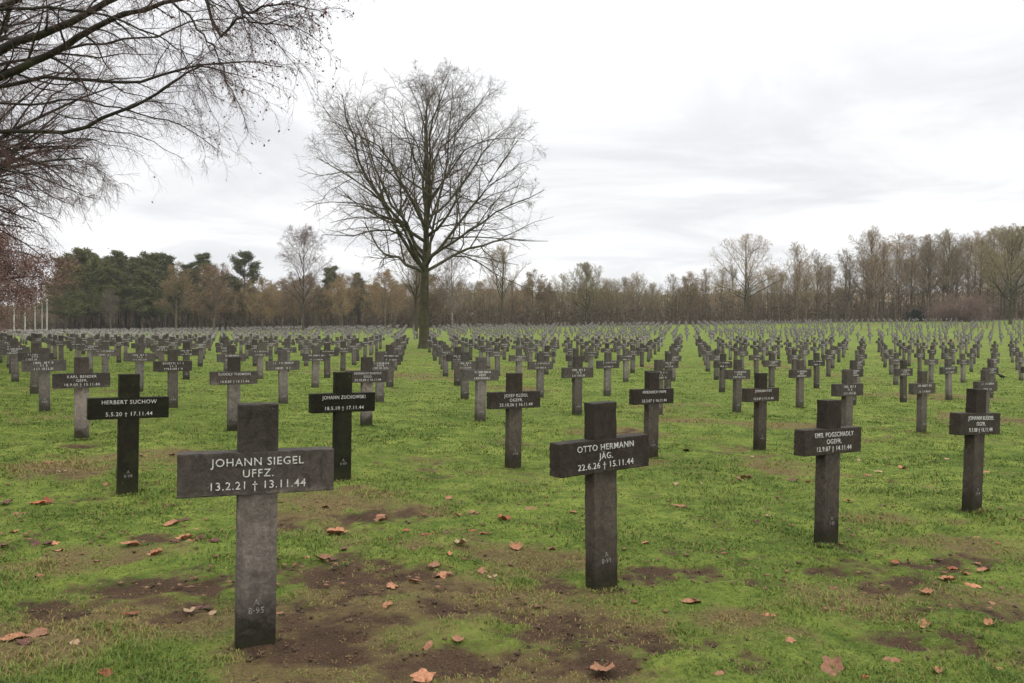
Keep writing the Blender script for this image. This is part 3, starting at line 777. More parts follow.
def pine_tree(seed, ht, fork, r0, spread):
    rg = np.random.default_rng(seed)
    tp = np.zeros((1, 9, 3)); tp[0, :, 2] = np.linspace(-0.4, ht * 0.97, 9); tp[0, 2:, 0] += np.cumsum(rg.normal(0, 0.12, 7))
    tr_ = r0 * np.linspace(1.15, 0.12, 9)[None]
    bt = Build(); V, Q = tubes(tp, tr_, 8); bt.add(V, Q, 0)
    bc = Build(); nl = 36
    fh = (np.arange(nl) + rg.random(nl)) / nl
    hz = fork + (ht * 0.98 - fork) * fh
    az_ = np.arange(nl) * 2.4 + rg.normal(0, .4, nl)
    prof = np.clip(0.25 + 0.85 * (1 - fh) ** 0.75, 0.2, 1) * rg.uniform(0.75, 1.1, nl)
    Ls = spread * prof * rg.uniform(0.6, 1.2, nl)
    an = 1.5 - 0.65 * fh + rg.normal(0, .12, nl)
    D = np.stack([np.cos(az_) * np.sin(an), np.sin(az_) * np.sin(an), np.cos(an)], -1)
    P0 = np.stack([np.interp(hz, tp[0, :, 2], tp[0, :, 0]), np.zeros(nl), hz], -1)
    P1, r1 = grow(rg, P0, D, Ls, np.full(nl, r0 * 0.25), 5, 0.12, 0.06, 0.25)
    V, Q = tubes(P1, r1, 5); bc.add(V, Q, 0)
    p, d, l, r = spawn(rg, P1, r1, 7, 0.35, 0.8, 0.2, 0.45, Ls, 0.6, 0.4, 0.2)
    P2, r2_ = grow(rg, p, d, l, np.maximum(r, 0.02), 3, 0.15, 0.08, 0.5)
    V, Q = tubes(P2, r2_, 3); bc.add(V, Q, 0)
    c_ = np.concatenate([P2[:, 1:].reshape(-1, 3), P1[:, 3:].reshape(-1, 3)])
    c_ = np.repeat(c_, 17, 0)
    n_ = len(c_); cc = c_ + rg.normal(0, 1, (n_, 3)) * [0.42, 0.42, 0.20]
    V, Q = cards(rg, cc, 0.26, 0.0, 0.33); bc.add(V, Q, 1)
    return bt.mesh('trunk', [M_BARKD]), bc.mesh('crown', [M_BARKD, M_PINE])
def put_tree(name, label, cat, meshes, loc, rz, s, group=None, sz=None):
    o = empty(name, loc, (0, 0, rz), s)
    if sz: o.scale = (s, s, s * sz)
    tag(o, label, cat, group)
    obj('trunk', meshes[0], o); obj('crown', meshes[1], o)
    return o
def at(x, Z, dz=0.0):
    X = (x - CX) * Z / F
    return (X, Z, tz(X, Z) - 0.05 + dz)
def place_by_px(name, label, cat, meshes, mht, x, Z, ytop, rz, group=None):
    """stand a tree of mesh height mht so that its top reaches picture row ytop"""
    l = at(x, Z); base = proj(l)[1]
    s = (base - ytop) * Z / F / mht
    return put_tree(name, label, cat, meshes, l, rz, s, group)

# the big tree on the lawn
big = open_tree(27, 23.6, 6.3, 0.44, 10.6, nl=28, twig=0.0085, n2=11, n3=9, n4=7, mats=[M_BARK, M_TWIG], lowang=0.98, up1=0.02, droop=0.07, env=(14.3, 11.9, 9.5), wig=0.155, fan=1.7, rlo=0.86)
place_by_px('bare_tree', 'large bare broad-crowned tree with mossy trunk standing among the crosses left of centre', 'tree', big, 23.6, 424, 66, 68, 0.4)

BARE = [open_tree(30 + q, 20.0, f_, 0.24, sp_, nl=20, twig=0.014, n2=8, n3=7, n4=4, mats=[M_BARKW, mt_], lowang=la_, up1=0.06, wig=0.14)
        for q, (f_, sp_, la_, mt_) in enumerate([(4.5, 6.6, 0.95, M_TWIGB), (5.5, 5.4, 0.85, M_TWIGB), (4.8, 7.6, 0.95, M_TWIGO), (5.0, 5.8, 0.9, M_TWIGB)])]
BROWNT = [open_tree(50 + q, 16.0, f_, 0.26, sp_, nl=18, twig=0.016, n2=8, n3=6, n4=4, mats=[M_BARKW, M_TWIGB, lm_], leaf=(lf_, 0.13, 2), lowang=1.2, up1=0.06)
          for q, (f_, sp_, lf_, lm_) in enumerate([(3.2, 6.5, 0.55, M_LEAFB), (3.8, 6.0, 0.45, M_LEAFB), (3.0, 6.5, 0.6, M_LEAFR)])]
OLIVE = open_tree(71, 16.0, 3.6, 0.26, 8.0, nl=22, twig=0.018, n2=9, n3=8, n4=5, mats=[M_BARK, M_TWIGO], lowang=1.05, up1=0.10)
VASE = open_tree(75, 15.0, 4.2, 0.27, 5.6, nl=18, twig=0.013, n2=8, n3=7, n4=4, mats=[M_BARK, M_TWIGB], lowang=0.75, up1=0.04, env=(9.8, 5.6, 5.2))
BIRCH = open_tree(78, 20.0, 4.0, 0.17, 5.6, nl=24, twig=0.014, n2=8, n3=7, n4=5, mats=[M_BARKB, M_TWIGR], lowang=0.85, up1=0.08, droop=0.12)
PINES = [pine_tree(80 + q, 18.0, f_, 0.24, sp_) for q, (f_, sp_) in enumerate([(4.0, 6.0), (5.5, 5.4), (3.0, 6.4)])]

R = random.Random(5)
# trees one can point at, in front of the wood
P_ = place_by_px
P_('bare_tree', 'second trunk peeping out just left of the large bare tree trunk', 'tree', VASE, 15.0, 416, 104, 240, 1.0)
BIRCHD = open_tree(79, 20.0, 4.5, 0.2, 5.6, nl=26, twig=0.012, n2=9, n3=8, n4=5, mats=[M_BARKD, M_TWIGR], lowang=0.95, up1=0.08, droop=0.10, env=(12.0, 5.6, 8.0))
FAN = open_tree(73, 20.0, 5.5, 0.27, 9.0, nl=22, twig=0.014, n2=9, n3=8, n4=5, mats=[M_BARK, M_TWIGB], lowang=0.9, up1=0.0, env=(12.3, 9.2, 7.8), fan=1.7, rlo=0.88)
P_('bare_tree', 'tall bare tree with fine pinkish twigs and dark trunk left of the large bare tree', 'tree', BIRCHD, 20.0, 303, 130, 221, 0.3)
P_('birch_tree', 'slender birch with white trunk right behind the large bare tree', 'tree', BIRCH, 20.0, 452, 170, 232, 2.2)
P_('bare_tree', 'vase-shaped bare tree standing just right of the large bare tree', 'tree', VASE, 15.0, 502, 190, 243, 0.2)
P_('bare_tree', 'round olive-brown bare tree before the wood right of the vase-shaped tree', 'tree', OLIVE, 16.0, 586, 204, 262, 0.7)
P_('bare_tree', 'wide bare tree with fan crown topping the wood in the right half', 'tree', FAN, 20.0, 745, 202, 234, 0.0)
P_('bare_tree', 'bare tree with pale twigs directly right of the wide fan-crowned tree', 'tree', BARE[0], 20.0, 797, 205, 241, 2.0)
P_('bare_tree', 'bushy olive bare tree with dark trunk at the right edge', 'tree', OLIVE, 16.0, 1010, 172, 226, 1.9)
P_('birch_tree', 'slim young birch in front of the dark pines', 'tree', BIRCH, 20.0, 111, 165, 288, 2.0)
P_('brown_tree', 'rust-leaved tree with the reddest top in the left part of the wood', 'tree', BROWNT[2], 16.0, 214, 178, 262, 0.0)
P_('brown_tree', 'low broad brown-leaved tree between rust-leaved tree and the tall pinkish tree', 'tree', BROWNT[0], 16.0, 262, 172, 276, 1.1)
P_('brown_tree', 'low brown-leaved tree right of the tall pinkish tree', 'tree', BROWNT[1], 16.0, 340, 165, 278, 2.2)
P_('brown_tree', 'brown-leaved tree close left of the large bare tree trunk', 'tree', BROWNT[0], 16.0, 385, 185, 268, 3.0)
P_('brown_tree', 'olive-brown leafy tree right beside the dark pines', 'tree', BROWNT[1], 16.0, 176, 182, 262, 4.0)
GP = 'dark pines at the left of the wood'
for x, Z, yt, lb in ((83, 186, 254, 'broadest dark pine with tiered boughs at the left end of the pines'), (118, 196, 256, 'dark pine second from left, with knobbly top'),
                     (150, 192, 258, 'dark pine right of the knobbly-topped pine'), (100, 200, 262, None), (136, 204, 262, None), (165, 205, 260, None), (66, 198, 262, None), (92, 206, 258, None), (126, 210, 260, None), (156, 211, 261, None), (74, 208, 259, None), (110, 188, 268, None), (142, 186, 270, None),
                     (204, 215, 259, 'lone pine top beside the rust-leaved tree'), (245, 214, 257, 'dark pine top left of the tall pinkish tree'), (331, 216, 271, 'pine top seen between the tall pinkish tree and large bare tree'), (358, 215, 277, None), (188, 212, 268, None)):
    P_('pine_tree', lb or 'dark green pine half hidden between other trees of the wood', 'tree', PINES[R.randrange(3)], 18.0, x, Z, yt, R.uniform(0, 6), GP)

# the wood along the far edge
GW = 'bare brown trees of the wood along the far edge'
def skyline(x):
    return float(np.interp(x, [-120, 0, 45, 60, 110, 180, 260, 340, 420, 520, 570, 620, 700, 760, 800, 850, 870, 930, 980, 1030, 1160],
                           [296, 296, 296, 270, 268, 270, 274, 272, 268, 268, 265, 270, 266, 258, 254, 242, 226, 222, 220, 222, 222]))
for row, (Z, step) in enumerate(((211, 17), (219, 17), (229, 15), (241, 17), (255, 20))):
    x = -110.0 + row * 5
    while x < 1140:
        xx_ = x + R.uniform(-5, 5)
        st = skyline(xx_)
        if xx_ < 430 and xx_ > 50:
            ms, hm, nm_ = R.choice([(BROWNT[0], 16, 'brown_tree'), (BROWNT[1], 16, 'brown_tree'), (BROWNT[0], 16, 'brown_tree'), (BARE[0], 20, 'bare_tree')])
            yt = st + R.uniform(-2, 16)
            lb = 'brown-leaved tree in the unbroken wood left of the large bare tree' if nm_ == 'brown_tree' else 'bare tree in the unbroken wood left of the large bare tree'
        else:
            ms = R.choice(BARE if xx_ > 690 else BARE + [BARE[2], BROWNT[1]]); hm = 16 if ms is BROWNT[1] else 20; nm_ = 'bare_tree'
            yt = st + R.uniform(-3, 14) + (5 if row == 0 else 0)
            lb = 'bare brown tree in the unbroken wood right of the large bare tree' if xx_ > 430 else 'bare tree of the low far wood behind the flagpoles'
        if row > 1: yt += R.uniform(8, 32)
        P_(nm_, lb, 'tree', ms, hm, xx_, Z + R.uniform(-3, 3), yt, R.uniform(0, 6.28), GW)
        x += step * R.uniform(0.75, 1.3) * (1.35 if xx_ > 690 and row > 0 else 1.0)

# undergrowth inside the wood and the wood far behind it
rg = np.random.default_rng(12)
n = 45000
Zs = rg.uniform(210, 262, n); xs = rg.uniform(-180, 190, n) * (Zs / 235)
hh = np.abs(rg.normal(0, 1, n)) * np.where(xs * F / Zs < -90, 1.5, 2.2) + 0.2; hh = np.minimum(hh, 9)
C_ = np.stack([xs, Zs, terrain(xs, Zs) + hh], -1)
bu = Build(); V, Q = cards(rg, C_, 0.42, 0.2, 0.25); bu.add(V, Q, 0)
n = 4200
Zs = rg.uniform(209, 262, n); xs = rg.uniform(-180, 190, n) * (Zs / 235)
P0 = np.stack([xs, Zs, terrain(xs, Zs) - 0.1], -1)
D = np.stack([rg.normal(0, .06, n), rg.normal(0, .06, n), np.ones(n)], -1)
p1, r1 = grow(rg, P0, D, rg.uniform(3, 11, n), rg.uniform(0.03, 0.13, n), 4, 0.05, 0.02, 0.4)
V, Q = tubes(p1, r1, 4); bu.add(V, Q, 1)
tag(obj('undergrowth', bu.mesh('undergrowth', [M_UNDER, M_BARKW])), 'brown tangle of saplings and brush under the trees of the far wood', 'undergrowth', kind='stuff')
n = 110000
Zs = rg.uniform(266, 330, n); xs = rg.uniform(-260, 280, n)
top = np.interp(512 + xs * F / Zs, [-200, 40, 60, 420, 700, 850, 1024], [8, 8, 10, 11, 11, 9, 9]) * (0.7 + 0.6 * fbm(xs * 0.06, Zs * 0.02, 90, 3))
C_ = np.stack([xs, Zs, terrain(xs, Zs) + top * rg.random(n) ** 1.2], -1)
V, Q = cards(rg, C_, 0.9, 0.3, 0.3); bu = Build(); bu.add(V, Q, 0)
n = 1500
Zs = rg.uniform(264, 320, n); xs = rg.uniform(-260, 280, n)
P0 = np.stack([xs, Zs, terrain(xs, Zs)], -1); D = np.stack([rg.normal(0, .04, n), rg.normal(0, .04, n), np.ones(n)], -1)
p1, r1 = grow(rg, P0, D, rg.uniform(6, 10, n), rg.uniform(0.12, 0.25, n), 4, 0.04, 0.02, 0.3)
V, Q = tubes(p1, r1, 4); bu.add(V, Q, 1)
tag(obj('distant_wood', bu.mesh('distant_wood', [M_FARWOOD, M_BARKW])), 'deeper bare wood reading as one brown mass behind the front trees', 'wood', kind='stuff')

# shrubs at the wood edge on the right
def shrub(seed, w, h_, m_, n_, card, droop=False):
    rg = np.random.default_rng(seed)
    k = 60; P0 = rg.normal(0, w * 0.12, (k, 3)); P0[:, 2] = -0.1
    a_ = rg.uniform(0, 6.28, k); D = np.stack([np.cos(a_) * .6, np.sin(a_) * .6, rg.uniform(.6, 1.4, k)], -1)
    P1, r1 = grow(rg, P0, D, rg.uniform(.6, 1.1, k) * h_, np.full(k, 0.05), 5, .12, -0.16 if droop else 0.02, .3)
    b1 = Build(); V, Q = tubes(P1, r1, 4); b1.add(V, Q, 0)
    b2 = Build()
    p, d, l, r = spawn(rg, P1, r1, 14, .25, .7, .25, .45, np.full(k, h_), .6)
    P2, r2_ = grow(rg, p, d, l, np.full(len(p), .022), 4, .12, -0.2 if droop else 0.02, .5)
    V, Q = tubes(P2, r2_, 3); b2.add(V, Q, 0)
    p, d, l, r = spawn(rg, P2, r2_, 5, .2, .6, .25, .5, l, .8)
    P3, r3 = grow(rg, p, d, l, np.full(len(p), .016), 3, .12, -0.3 if droop else 0.0, .5)
    V, Q = tubes(P3, r3, 3); b2.add(V, Q, 0)
    if card:
        c_ = P3[:, 1:].reshape(-1, 3); c_ = c_[rg.random(len(c_)) < n_]
        V, Q = cards(rg, c_, card, .2); b2.add(V, Q, 0)
    return b1.mesh('stems', [m_]), b2.mesh('foliage', [m_])
def put_shrub(name, label, ms, x, Z, s, rz=0):
    o = empty(name, at(x, Z), (0, 0, rz), s); tag(o, label, 'shrub')
    obj('stems', ms[0], o); obj('foliage', ms[1], o)
dk = shrub(5, 5, 4.2, M_BUSHD, 0.5, 0.22)
put_shrub('evergreen_shrub', 'dark evergreen bush at the foot of the wood, the left one of two', dk, 917, 206, 0.68)
put_shrub('evergreen_shrub', 'smaller dark evergreen bush beside the pink weeping shrub', dk, 946, 206, 0.5, 2)
put_shrub('weeping_shrub', 'pinkish weeping shrub left of the bushy tree at the right edge', shrub(6, 6, 7.5, M_PINK, 0, 0, True), 966, 198, 1.3)

# ------------------------------------------------------------------ the beeches along the left edge
def beech(seed, ht, r0, spread, low, mats, n2=11, n3=9, n4=6, twig=0.006, nl=30, droop=0.14, leaf=(0.02, 0.04, 2), env=None):
    return open_tree(seed, ht, low, r0, spread, nl=nl, twig=twig, n2=n2, n3=n3, n4=n4, mats=mats, leaf=leaf, env=env, lowang=1.32, up1=0.08, droop=droop, twr=0.6)
B2 = beech(91, 17.0, 0.40, 9.6, 3.4, [M_BARKN, M_TWIGN, M_LEAFT], n3=11, n4=10, nl=46, twig=0.006, droop=0.12, leaf=(0.006, 0.03, 2), env=(8.6, 10.2, 6.6))
B3 = beech(95, 10.0, 0.40, 9.8, 1.6, [M_BARKD, M_TWIGR, M_LEAFK], n4=8, twig=0.011, droop=0.16, leaf=(1.0, 0.05, 2, 3), env=(3.9, 10.2, 5.4))
for ms, x, y, rz, s, lb in ((B2, -21.6, 26.0, 0.6, 0.98, 'bare beech with dense drooping twigs at the left edge, behind the overhanging boughs'),
                            (B3, -31.6, 40.0, 1.5, 1.0, 'reddish brown beech crown at the left edge, its twigs hanging low'),
                            (B3, -42.6, 56.0, 3.9, 1.0, 'reddish beech whose twigs reach nearly to the ground at the far left edge'),
                            (B3, -55.5, 78.0, 0.2, 1.0, 'most distant reddish beech of the left row, nearest the flagpoles')):
    put_tree('beech_tree', lb, 'tree', ms, (x, y, tz(x, y) - 0.1), rz, s, 'beeches along the left edge of the lawn')

# the nearest beech: its boughs hang into the picture at the top left
bx, by = -12.6, 14.5; bz = tz(bx, by)
rg = np.random.default_rng(33)
tp = np.array([[(0, 0, -0.4), (0, 0, 0.3), (0.05, 0, 2), (0.1, 0.05, 4.5), (0.0, 0.1, 7.5), (0.1, 0.1, 11), (0.0, 0, 14), (0.1, 0, 17)]], float)
bt = Build(); V, Q = tubes(tp, np.array([[0.85, 0.62, 0.5, 0.47, 0.4, 0.28, 0.16, 0.03]]), 14); bt.add(V, Q, 0)
root = empty('beech_tree', (bx, by, bz)); tag(root, 'nearest beech, its long mossy boughs reaching into the top left of the view', 'tree', 'beeches along the left edge of the lawn')
obj('trunk', bt.mesh('trunk', [M_BARK]), root)
LIMBS = [  # control points: picture x, y, metres ahead; start radius
 ([(-160, 120, 14.5), (-60, 85, 14.2), (0, 52, 14), (60, 30, 13.6), (118, 0, 13.2), (190, -45, 12.8), (240, -70, 12.4)], 0.115),
 ([(-160, 130, 14.5), (-60, 104, 14.3), (0, 80, 14), (38, 63, 13.9), (78, 40, 13.8), (115, 20, 13.6), (165, 6, 13.4), (215, -6, 13.2), (250, -25, 13)], 0.10),
 ([(-150, 120, 14.5), (-60, 100, 14.6), (0, 87, 14.6), (50, 80, 14.6), (105, 83, 14.4), (150, 81, 14.2), (200, 66, 14), (250, 62, 13.9), (285, 68, 13.7)], 0.055),
 ([(-150, 150, 14.8), (-60, 138, 14.6), (0, 133, 14.4), (72, 131, 14.2), (115, 114, 14), (150, 101, 13.8), (178, 80, 13.6), (206, 68, 13.4), (240, 75, 13.2)], 0.055),
 ([(150, -80, 13.6), (190, -30, 13.3), (207, 2, 13), (222, 37, 12.8), (240, 20, 12.6), (262, 25, 12.4), (285, 27, 12.2), (312, 36, 12)], 0.035),
 ([(80, -60, 12.6), (160, -35, 12.4), (225, -10, 12.3), (247, 14, 12.3), (268, 8, 12.2), (298, 6, 12), (326, 18, 11.8)], 0.035),
 ([(-80, 60, 15), (0, 42, 15.3), (10, 20, 15.3), (14, -5, 15.2), (30, -60, 15)], 0.065),
 ([(-150, 100, 14.3), (-60, 40, 14), (20, 2, 13.8), (70, -25, 13.6), (150, -55, 13.2)], 0.09),
 ([(-120, 110, 15.5), (-40, 75, 15.6), (30, 60, 15.6), (90, 45, 15.5), (150, 40, 15.3), (200, 22, 15.2), (260, 18, 15)], 0.045),
 ([(-120, 90, 16.5), (-40, 100, 16.6), (30, 105, 16.6), (80, 100, 16.4), (130, 112, 16), (180, 125, 15.6), (215, 150, 15.4)], 0.04),
 ([(-120, 170, 16.5), (-40, 165, 16.6), (20, 172, 16.6), (60, 185, 16.4), (95, 200, 16.2)], 0.04),
 ([(60, -60, 12), (140, -20, 11.8), (185, 15, 11.6), (215, 50, 11.5), (232, 90, 11.4)], 0.03),
 ([(-60, 20, 13), (30, 10, 12.8), (90, 15, 12.6), (140, 30, 12.4), (180, 50, 12.3), (205, 85, 12.2)], 0.03),
]
bc = Build()
def catmull(c, n_):
    c = np.array(c, float); t = np.linspace(0, len(c) - 1, n_)
    cc = np.concatenate([[2 * c[0] - c[1]], c, [2 * c[-1] - c[-2]]])
    i = np.minimum(t.astype(int), len(c) - 2); f = (t - i)[:, None]
    p0, p1, p2, p3 = cc[i], cc[i + 1], cc[i + 2], cc[i + 3]
    return 0.5 * (2 * p1 + (p2 - p0) * f + (2 * p0 - 5 * p1 + 4 * p2 - p3) * f ** 2 + (3 * p1 - p0 - 3 * p2 + p3) * f ** 3)
LP, LR = [], []
for ctl, rad in LIMBS:
    w = [pix(*q) for q in ctl]
    w = np.array(w) - np.array([bx, by, bz])
    if ctl[0][0] < -100: w = np.concatenate([[(0, 0, w[0][2] - 1.2)], w])
    P = catmull(w, 24); P += rg.normal(0, 0.018, P.shape)
    LP.append(P); LR.append(rad * 0.85 * np.linspace(1.15, 0.12, 24) ** 0.9)
LP = np.stack(LP); LR = np.stack(LR)
V, Q = tubes(LP, LR, 8); bc.add(V, Q, 0)
L0 = np.full(len(LP), 6.0)
p, d, l, r = spawn(rg, LP, LR, 22, 0.12, 0.62, 0.25, 0.27, L0, 0.45, 0.45, -0.05)
d[:, 0] += 0.25; d = nrm(d); l = l * rg.uniform(0.45, 1.2, len(l))
P2, r2_ = grow(rg, p, d, l, np.clip(r, 0.006, 0.022), 9, 0.17, [0.03] * 3 + [-0.05] * 6, 0.2)
V, Q = tubes(P2, r2_, 5); bc.add(V, Q, 0)
p, d, l, r = spawn(rg, P2, r2_, 10, 0.10, 0.65, 0.25, 0.45, l, 0.6, 0.35, -0.10)
l = l * rg.uniform(0.5, 1.3, len(l))
P3, r3 = grow(rg, p, d, l, np.maximum(r * 0.6, 0.0022), 7, 0.18, -0.08, 0.35)
V, Q = tubes(P3, r3, 4); bc.add(V, Q, 1)
p, d, l, r = spawn(rg, P3, r3, 8, 0.12, 0.65, 0.25, 0.5, l, 0.8, 0.3, -0.06)
P4, r4 = grow(rg, p, d, l, np.full(len(p), 0.0015), 4, 0.2, -0.08, 0.6)
V, Q = tubes(P4, r4, 3); bc.add(V, Q, 1)
c_ = P4[:, -1]; w = np.array([proj(q + np.array([bx, by, bz]))[0] for q in c_])
c_ = c_[(rg.random(len(c_)) < np.clip((w - 150) / 800, 0.012, 0.2))]
V, Q = cards(rg, c_, 0.024, 0.01, 0.5); bc.add(V, Q, 2)
obj('crown', bc.mesh('crown', [M_BARKN, M_TWIGN, M_LEAFT]), root)

# ------------------------------------------------------------------ flagpoles, wall, bird
def lathe(prof, k=10):
    a_ = np.arange(k) * 2 * math.pi / k
    V = np.concatenate([np.stack([np.cos(a_) * r, np.sin(a_) * r, np.full(k, z)], -1) for r, z in prof])
    Q = np.concatenate([np.stack([np.arange(k) + k * q, (np.arange(k) + 1) % k + k * q, (np.arange(k) + 1) % k + k * (q + 1), np.arange(k) + k * (q + 1)], -1) for q in range(len(prof) - 1)])
    return V, Q
V, Q = lathe([(0.10, -0.3), (0.10, 0), (0.085, 2), (0.06, 7.6), (0.055, 7.8)]); POLE = mesh_np('pole', V, [Q], M_POLE, smooth=True)
V, Q = lathe([(0.0, 7.95), (0.08, 7.90), (0.10, 7.82), (0.06, 7.75)]); FIN = mesh_np('finial', V, [Q], M_POLE, smooth=True)
V, Q = lathe([(0.22, -0.2), (0.22, 0.12), (0.11, 0.16)]); FOOT = mesh_np('foot', V, [Q], M_WALL, smooth=True)
for x, yt, lb in ((14, 298, 'white flagpole without a flag, leftmost of five'), (25, 298, 'white bare flagpole, second of five from the left'), (35, 299, 'white bare flagpole in the middle of the five'),
                  (42, 302, 'shortest-looking bare flagpole, fourth of five from the left'), (47, 299, 'white bare flagpole nearest the pines, rightmost of five')):
    l = at(x, 168 if x < 40 else 176)
    o = empty('flagpole', l, (0, 0, 0), (proj(l)[1] - yt) * l[1] / F / 7.95)
    tag(o, lb, 'flagpole', 'row of bare flagpoles')
    obj('pole', POLE, o); obj('finial', FIN, o); obj('foot', FOOT, o)
bm = bmesh.new(); box_bm(bm, -4.2, 4.2, -0.25, 0.25, -0.5, 0.75, 0.02)
me = bm_mesh('low_wall', bm, M_WALL); bm = bmesh.new(); bm.from_mesh(me); box_bm(bm, -4.3, 4.3, -0.32, 0.32, 0.752, 0.87, 0.01); bm.to_mesh(me); bm.free()
o = obj('low_wall', me); o.location = at(-12, 160); tag(o, 'low pale stone wall left of the flagpoles at the left edge', 'wall')

def bird():
    V = []
    rings = [(-0.16, 0.012, 0.10, .004), (-0.10, 0.022, 0.11, .012), (-0.06, 0.040, 0.115, .04), (0.0, 0.055, 0.125, .055), (0.05, 0.045, 0.145, .05), (0.075, 0.030, 0.172, .032), (0.10, 0.030, 0.185, .030), (0.122, 0.014, 0.184, .016), (0.15, 0.003, 0.178, .004)]
    k = 10
    for x, ry, z, rz_ in rings:
        for q in range(k):
            a_ = q * 2 * math.pi / k
            V.append((x, ry * math.cos(a_), z + rz_ * math.sin(a_)))
    Q = [(r_ * k + q, r_ * k + (q + 1) % k, (r_ + 1) * k + (q + 1) % k, (r_ + 1) * k + q) for r_ in range(len(rings) - 1) for q in range(k)]
    V = np.array(V); Q = np.array(Q)
    lg, lq = tubes(np.array([[(0.005, s * 0.022, 0.09), (0.0, s * 0.022, 0.05), (0.012, s * 0.022, 0.0)] for s in (-1, 1)]), np.full((2, 3), 0.005), 4)
    ft, fq = tubes(np.array([[(0.012, s * 0.022, 0.003), (0.045, s * 0.022 + dy_, 0.002)] for s in (-1, 1) for dy_ in (-.015, 0, .015)]), np.full((6, 2), 0.003), 4)
    n1 = len(V); n2 = n1 + len(lg)
    return mesh_np('bird', np.concatenate([V, lg, ft]), [Q, lq + n1, fq + n2], M_BIRD, smooth=True)
o = obj('bird', bird()); p = ground_at(1002, 380.5); o.location = (p[0], p[1], gz(p[0], p[1]) + 0.01); o.rotation_euler = (0, 0, 2.7); o.scale = (1.25,) * 3
tag(o, 'small black bird on the grass near the right edge', 'bird')

# ------------------------------------------------------------------ fallen leaves
def leaf_mesh(seed, m_, curl):
    r = random.Random(seed); n_ = 34; V = [(0, 0, 0)]; 
    for q in range(n_):
        a_ = q * 2 * math.pi / n_
        lobe = 0.34 + 0.13 * abs(math.cos(2.5 * a_)) ** 1.2 + r.uniform(-.035, .035)
        x, y = lobe * math.cos(a_) * 1.15, lobe * math.sin(a_)
        V.append((x, y, 0))
    V2 = []
    for x, y, z in V:
        d = math.hypot(x, y)
        V2.append((x, y, 0.06 + curl * (0.9 * y * y + 0.5 * x * x) + 0.07 * math.sin(7 * x + seed) * d * 2 + 0.05 * math.cos(9 * y + seed)))
    ring = [(a_ * 0.55, b_ * 0.55, 0.10 + curl * (0.9 * (b_ * .55) ** 2 + 0.5 * (a_ * .55) ** 2) + 0.03 * math.sin(8 * a_ + seed)) for a_, b_, _ in V2[1:]]
    VV = [V2[0]] + ring + V2[1:]
    T = [(0, 1 + q, 1 + (q + 1) % n_) for q in range(n_)]
    Qd = [(1 + q, 1 + n_ + q, 1 + n_ + (q + 1) % n_, 1 + (q + 1) % n_) for q in range(n_)]
    base = len(VV)
    sv, sq = tubes(np.array([[(-0.35, 0, 0.11 + curl * .06), (-0.52, 0.03, 0.13), (-0.72, 0.09, 0.16)]]), np.array([[0.016, 0.013, 0.012]]), 4)
    return mesh_np('fallen_leaf', np.concatenate([np.array(VV), sv]), [np.array(T), np.array(Qd), sq + base], m_, smooth=True)
LM = {c: [leaf_mesh(q * 3 + k, LEAFM[c], cu) for q, cu in enumerate((0.15, 0.6, -0.5, 1.3))] for k, c in enumerate(LEAFM)}
LEAVES = '''5 506 14 d;36 507 16 o;46 505 14 o;18 517 14 s;13 535 10 s;3 550 11 d;33 545 13 d;45 547 12 d;53 546 12 s;56 553 10 s;170 525 16 s;182 520 12 d;128 549 18 s;183 542 16 s;199 541 14 d;212 543 14 d;173 546 12 d;191 545 12 s;154 556 14 s;196 531 7 s;38 574 16 s;129 616 16 o;188 615 14 t;202 609 14 d;212 614 12 t;10 642 22 s;35 637 24 s;22 646 18 d;71 646 13 t;103 676 20 o;278 614 6 s
325 510 9 s;380 517 12 s;380 523 14 s;337 532 22 s;390 540 9 o;426 536 18 o;406 533 8 o;446 535 11 d;472 533 10 o;483 535 10 o;485 502 9 o;424 512 6 o;448 500 9 s;473 512 10 s;458 515 9 s;529 510 15 s;504 523 20 o;555 523 8 d;461 546 20 t;516 549 16 s;551 550 8 s;305 560 11 s;322 563 20 s;332 559 12 d;343 551 12 d;449 556 10 s;435 565 15 s;443 575 20 s;482 569 18 s;492 575 10 t;391 587 18 s;415 585 15 s;387 609 12 s;427 643 16 s;458 638 18 s;423 676 26 s;604 673 32 s;574 513 8 s
677 486 8 t;701 484 8 t;741 481 14 s;679 507 13 s;769 518 9 t;756 525 14 d;850 505 10 o;884 508 9 d;645 546 10 s;692 602 20 s;770 613 16 s;792 639 14 s;835 588 8 s;897 563 12 o;955 565 12 o;967 571 11 s;979 562 8 s;985 570 14 s;949 583 15 s;974 586 17 s;927 597 16 s;928 628 15 s;991 630 16 s;995 606 7 s;894 657 18 s;835 669 32 s;720 677 14 s;867 676 9 o;940 670 14 s;1001 666 9 s;979 538 9 s;1001 545 9 o
687 452 13 s;745 480 14 s;729 449 6 s;752 457 6 t;769 436 5 o;794 480 10 d;809 483 6 o;853 476 6 o;869 475 9 s;880 472 8 t;904 469 12 s;888 457 8 t;858 461 7 t;948 460 8 t;936 462 7 d;987 472 8 s
47 464 12 s;82 462 12 s;17 424 6 d;155 442 6 s;142 457 9 s;172 456 9 d;105 486 8 s;60 475 9 t;10 410 5 d'''
CN = {'d': 'dark red', 'o': 'orange', 's': 'salmon', 't': 'tan'}
REFN = {(0,0): 'the nearest cross', (1,0): 'the second nearest cross', (2,0): 'the third nearest cross', (3,0): 'the nearest right-edge cross',
        (0,1): 'the left mossy cross', (1,1): 'the right mossy cross', (2,1): 'the central dark cross', (4,1): 'the slim brown cross', (0,2): 'the leftmost three-line cross'}
items = []
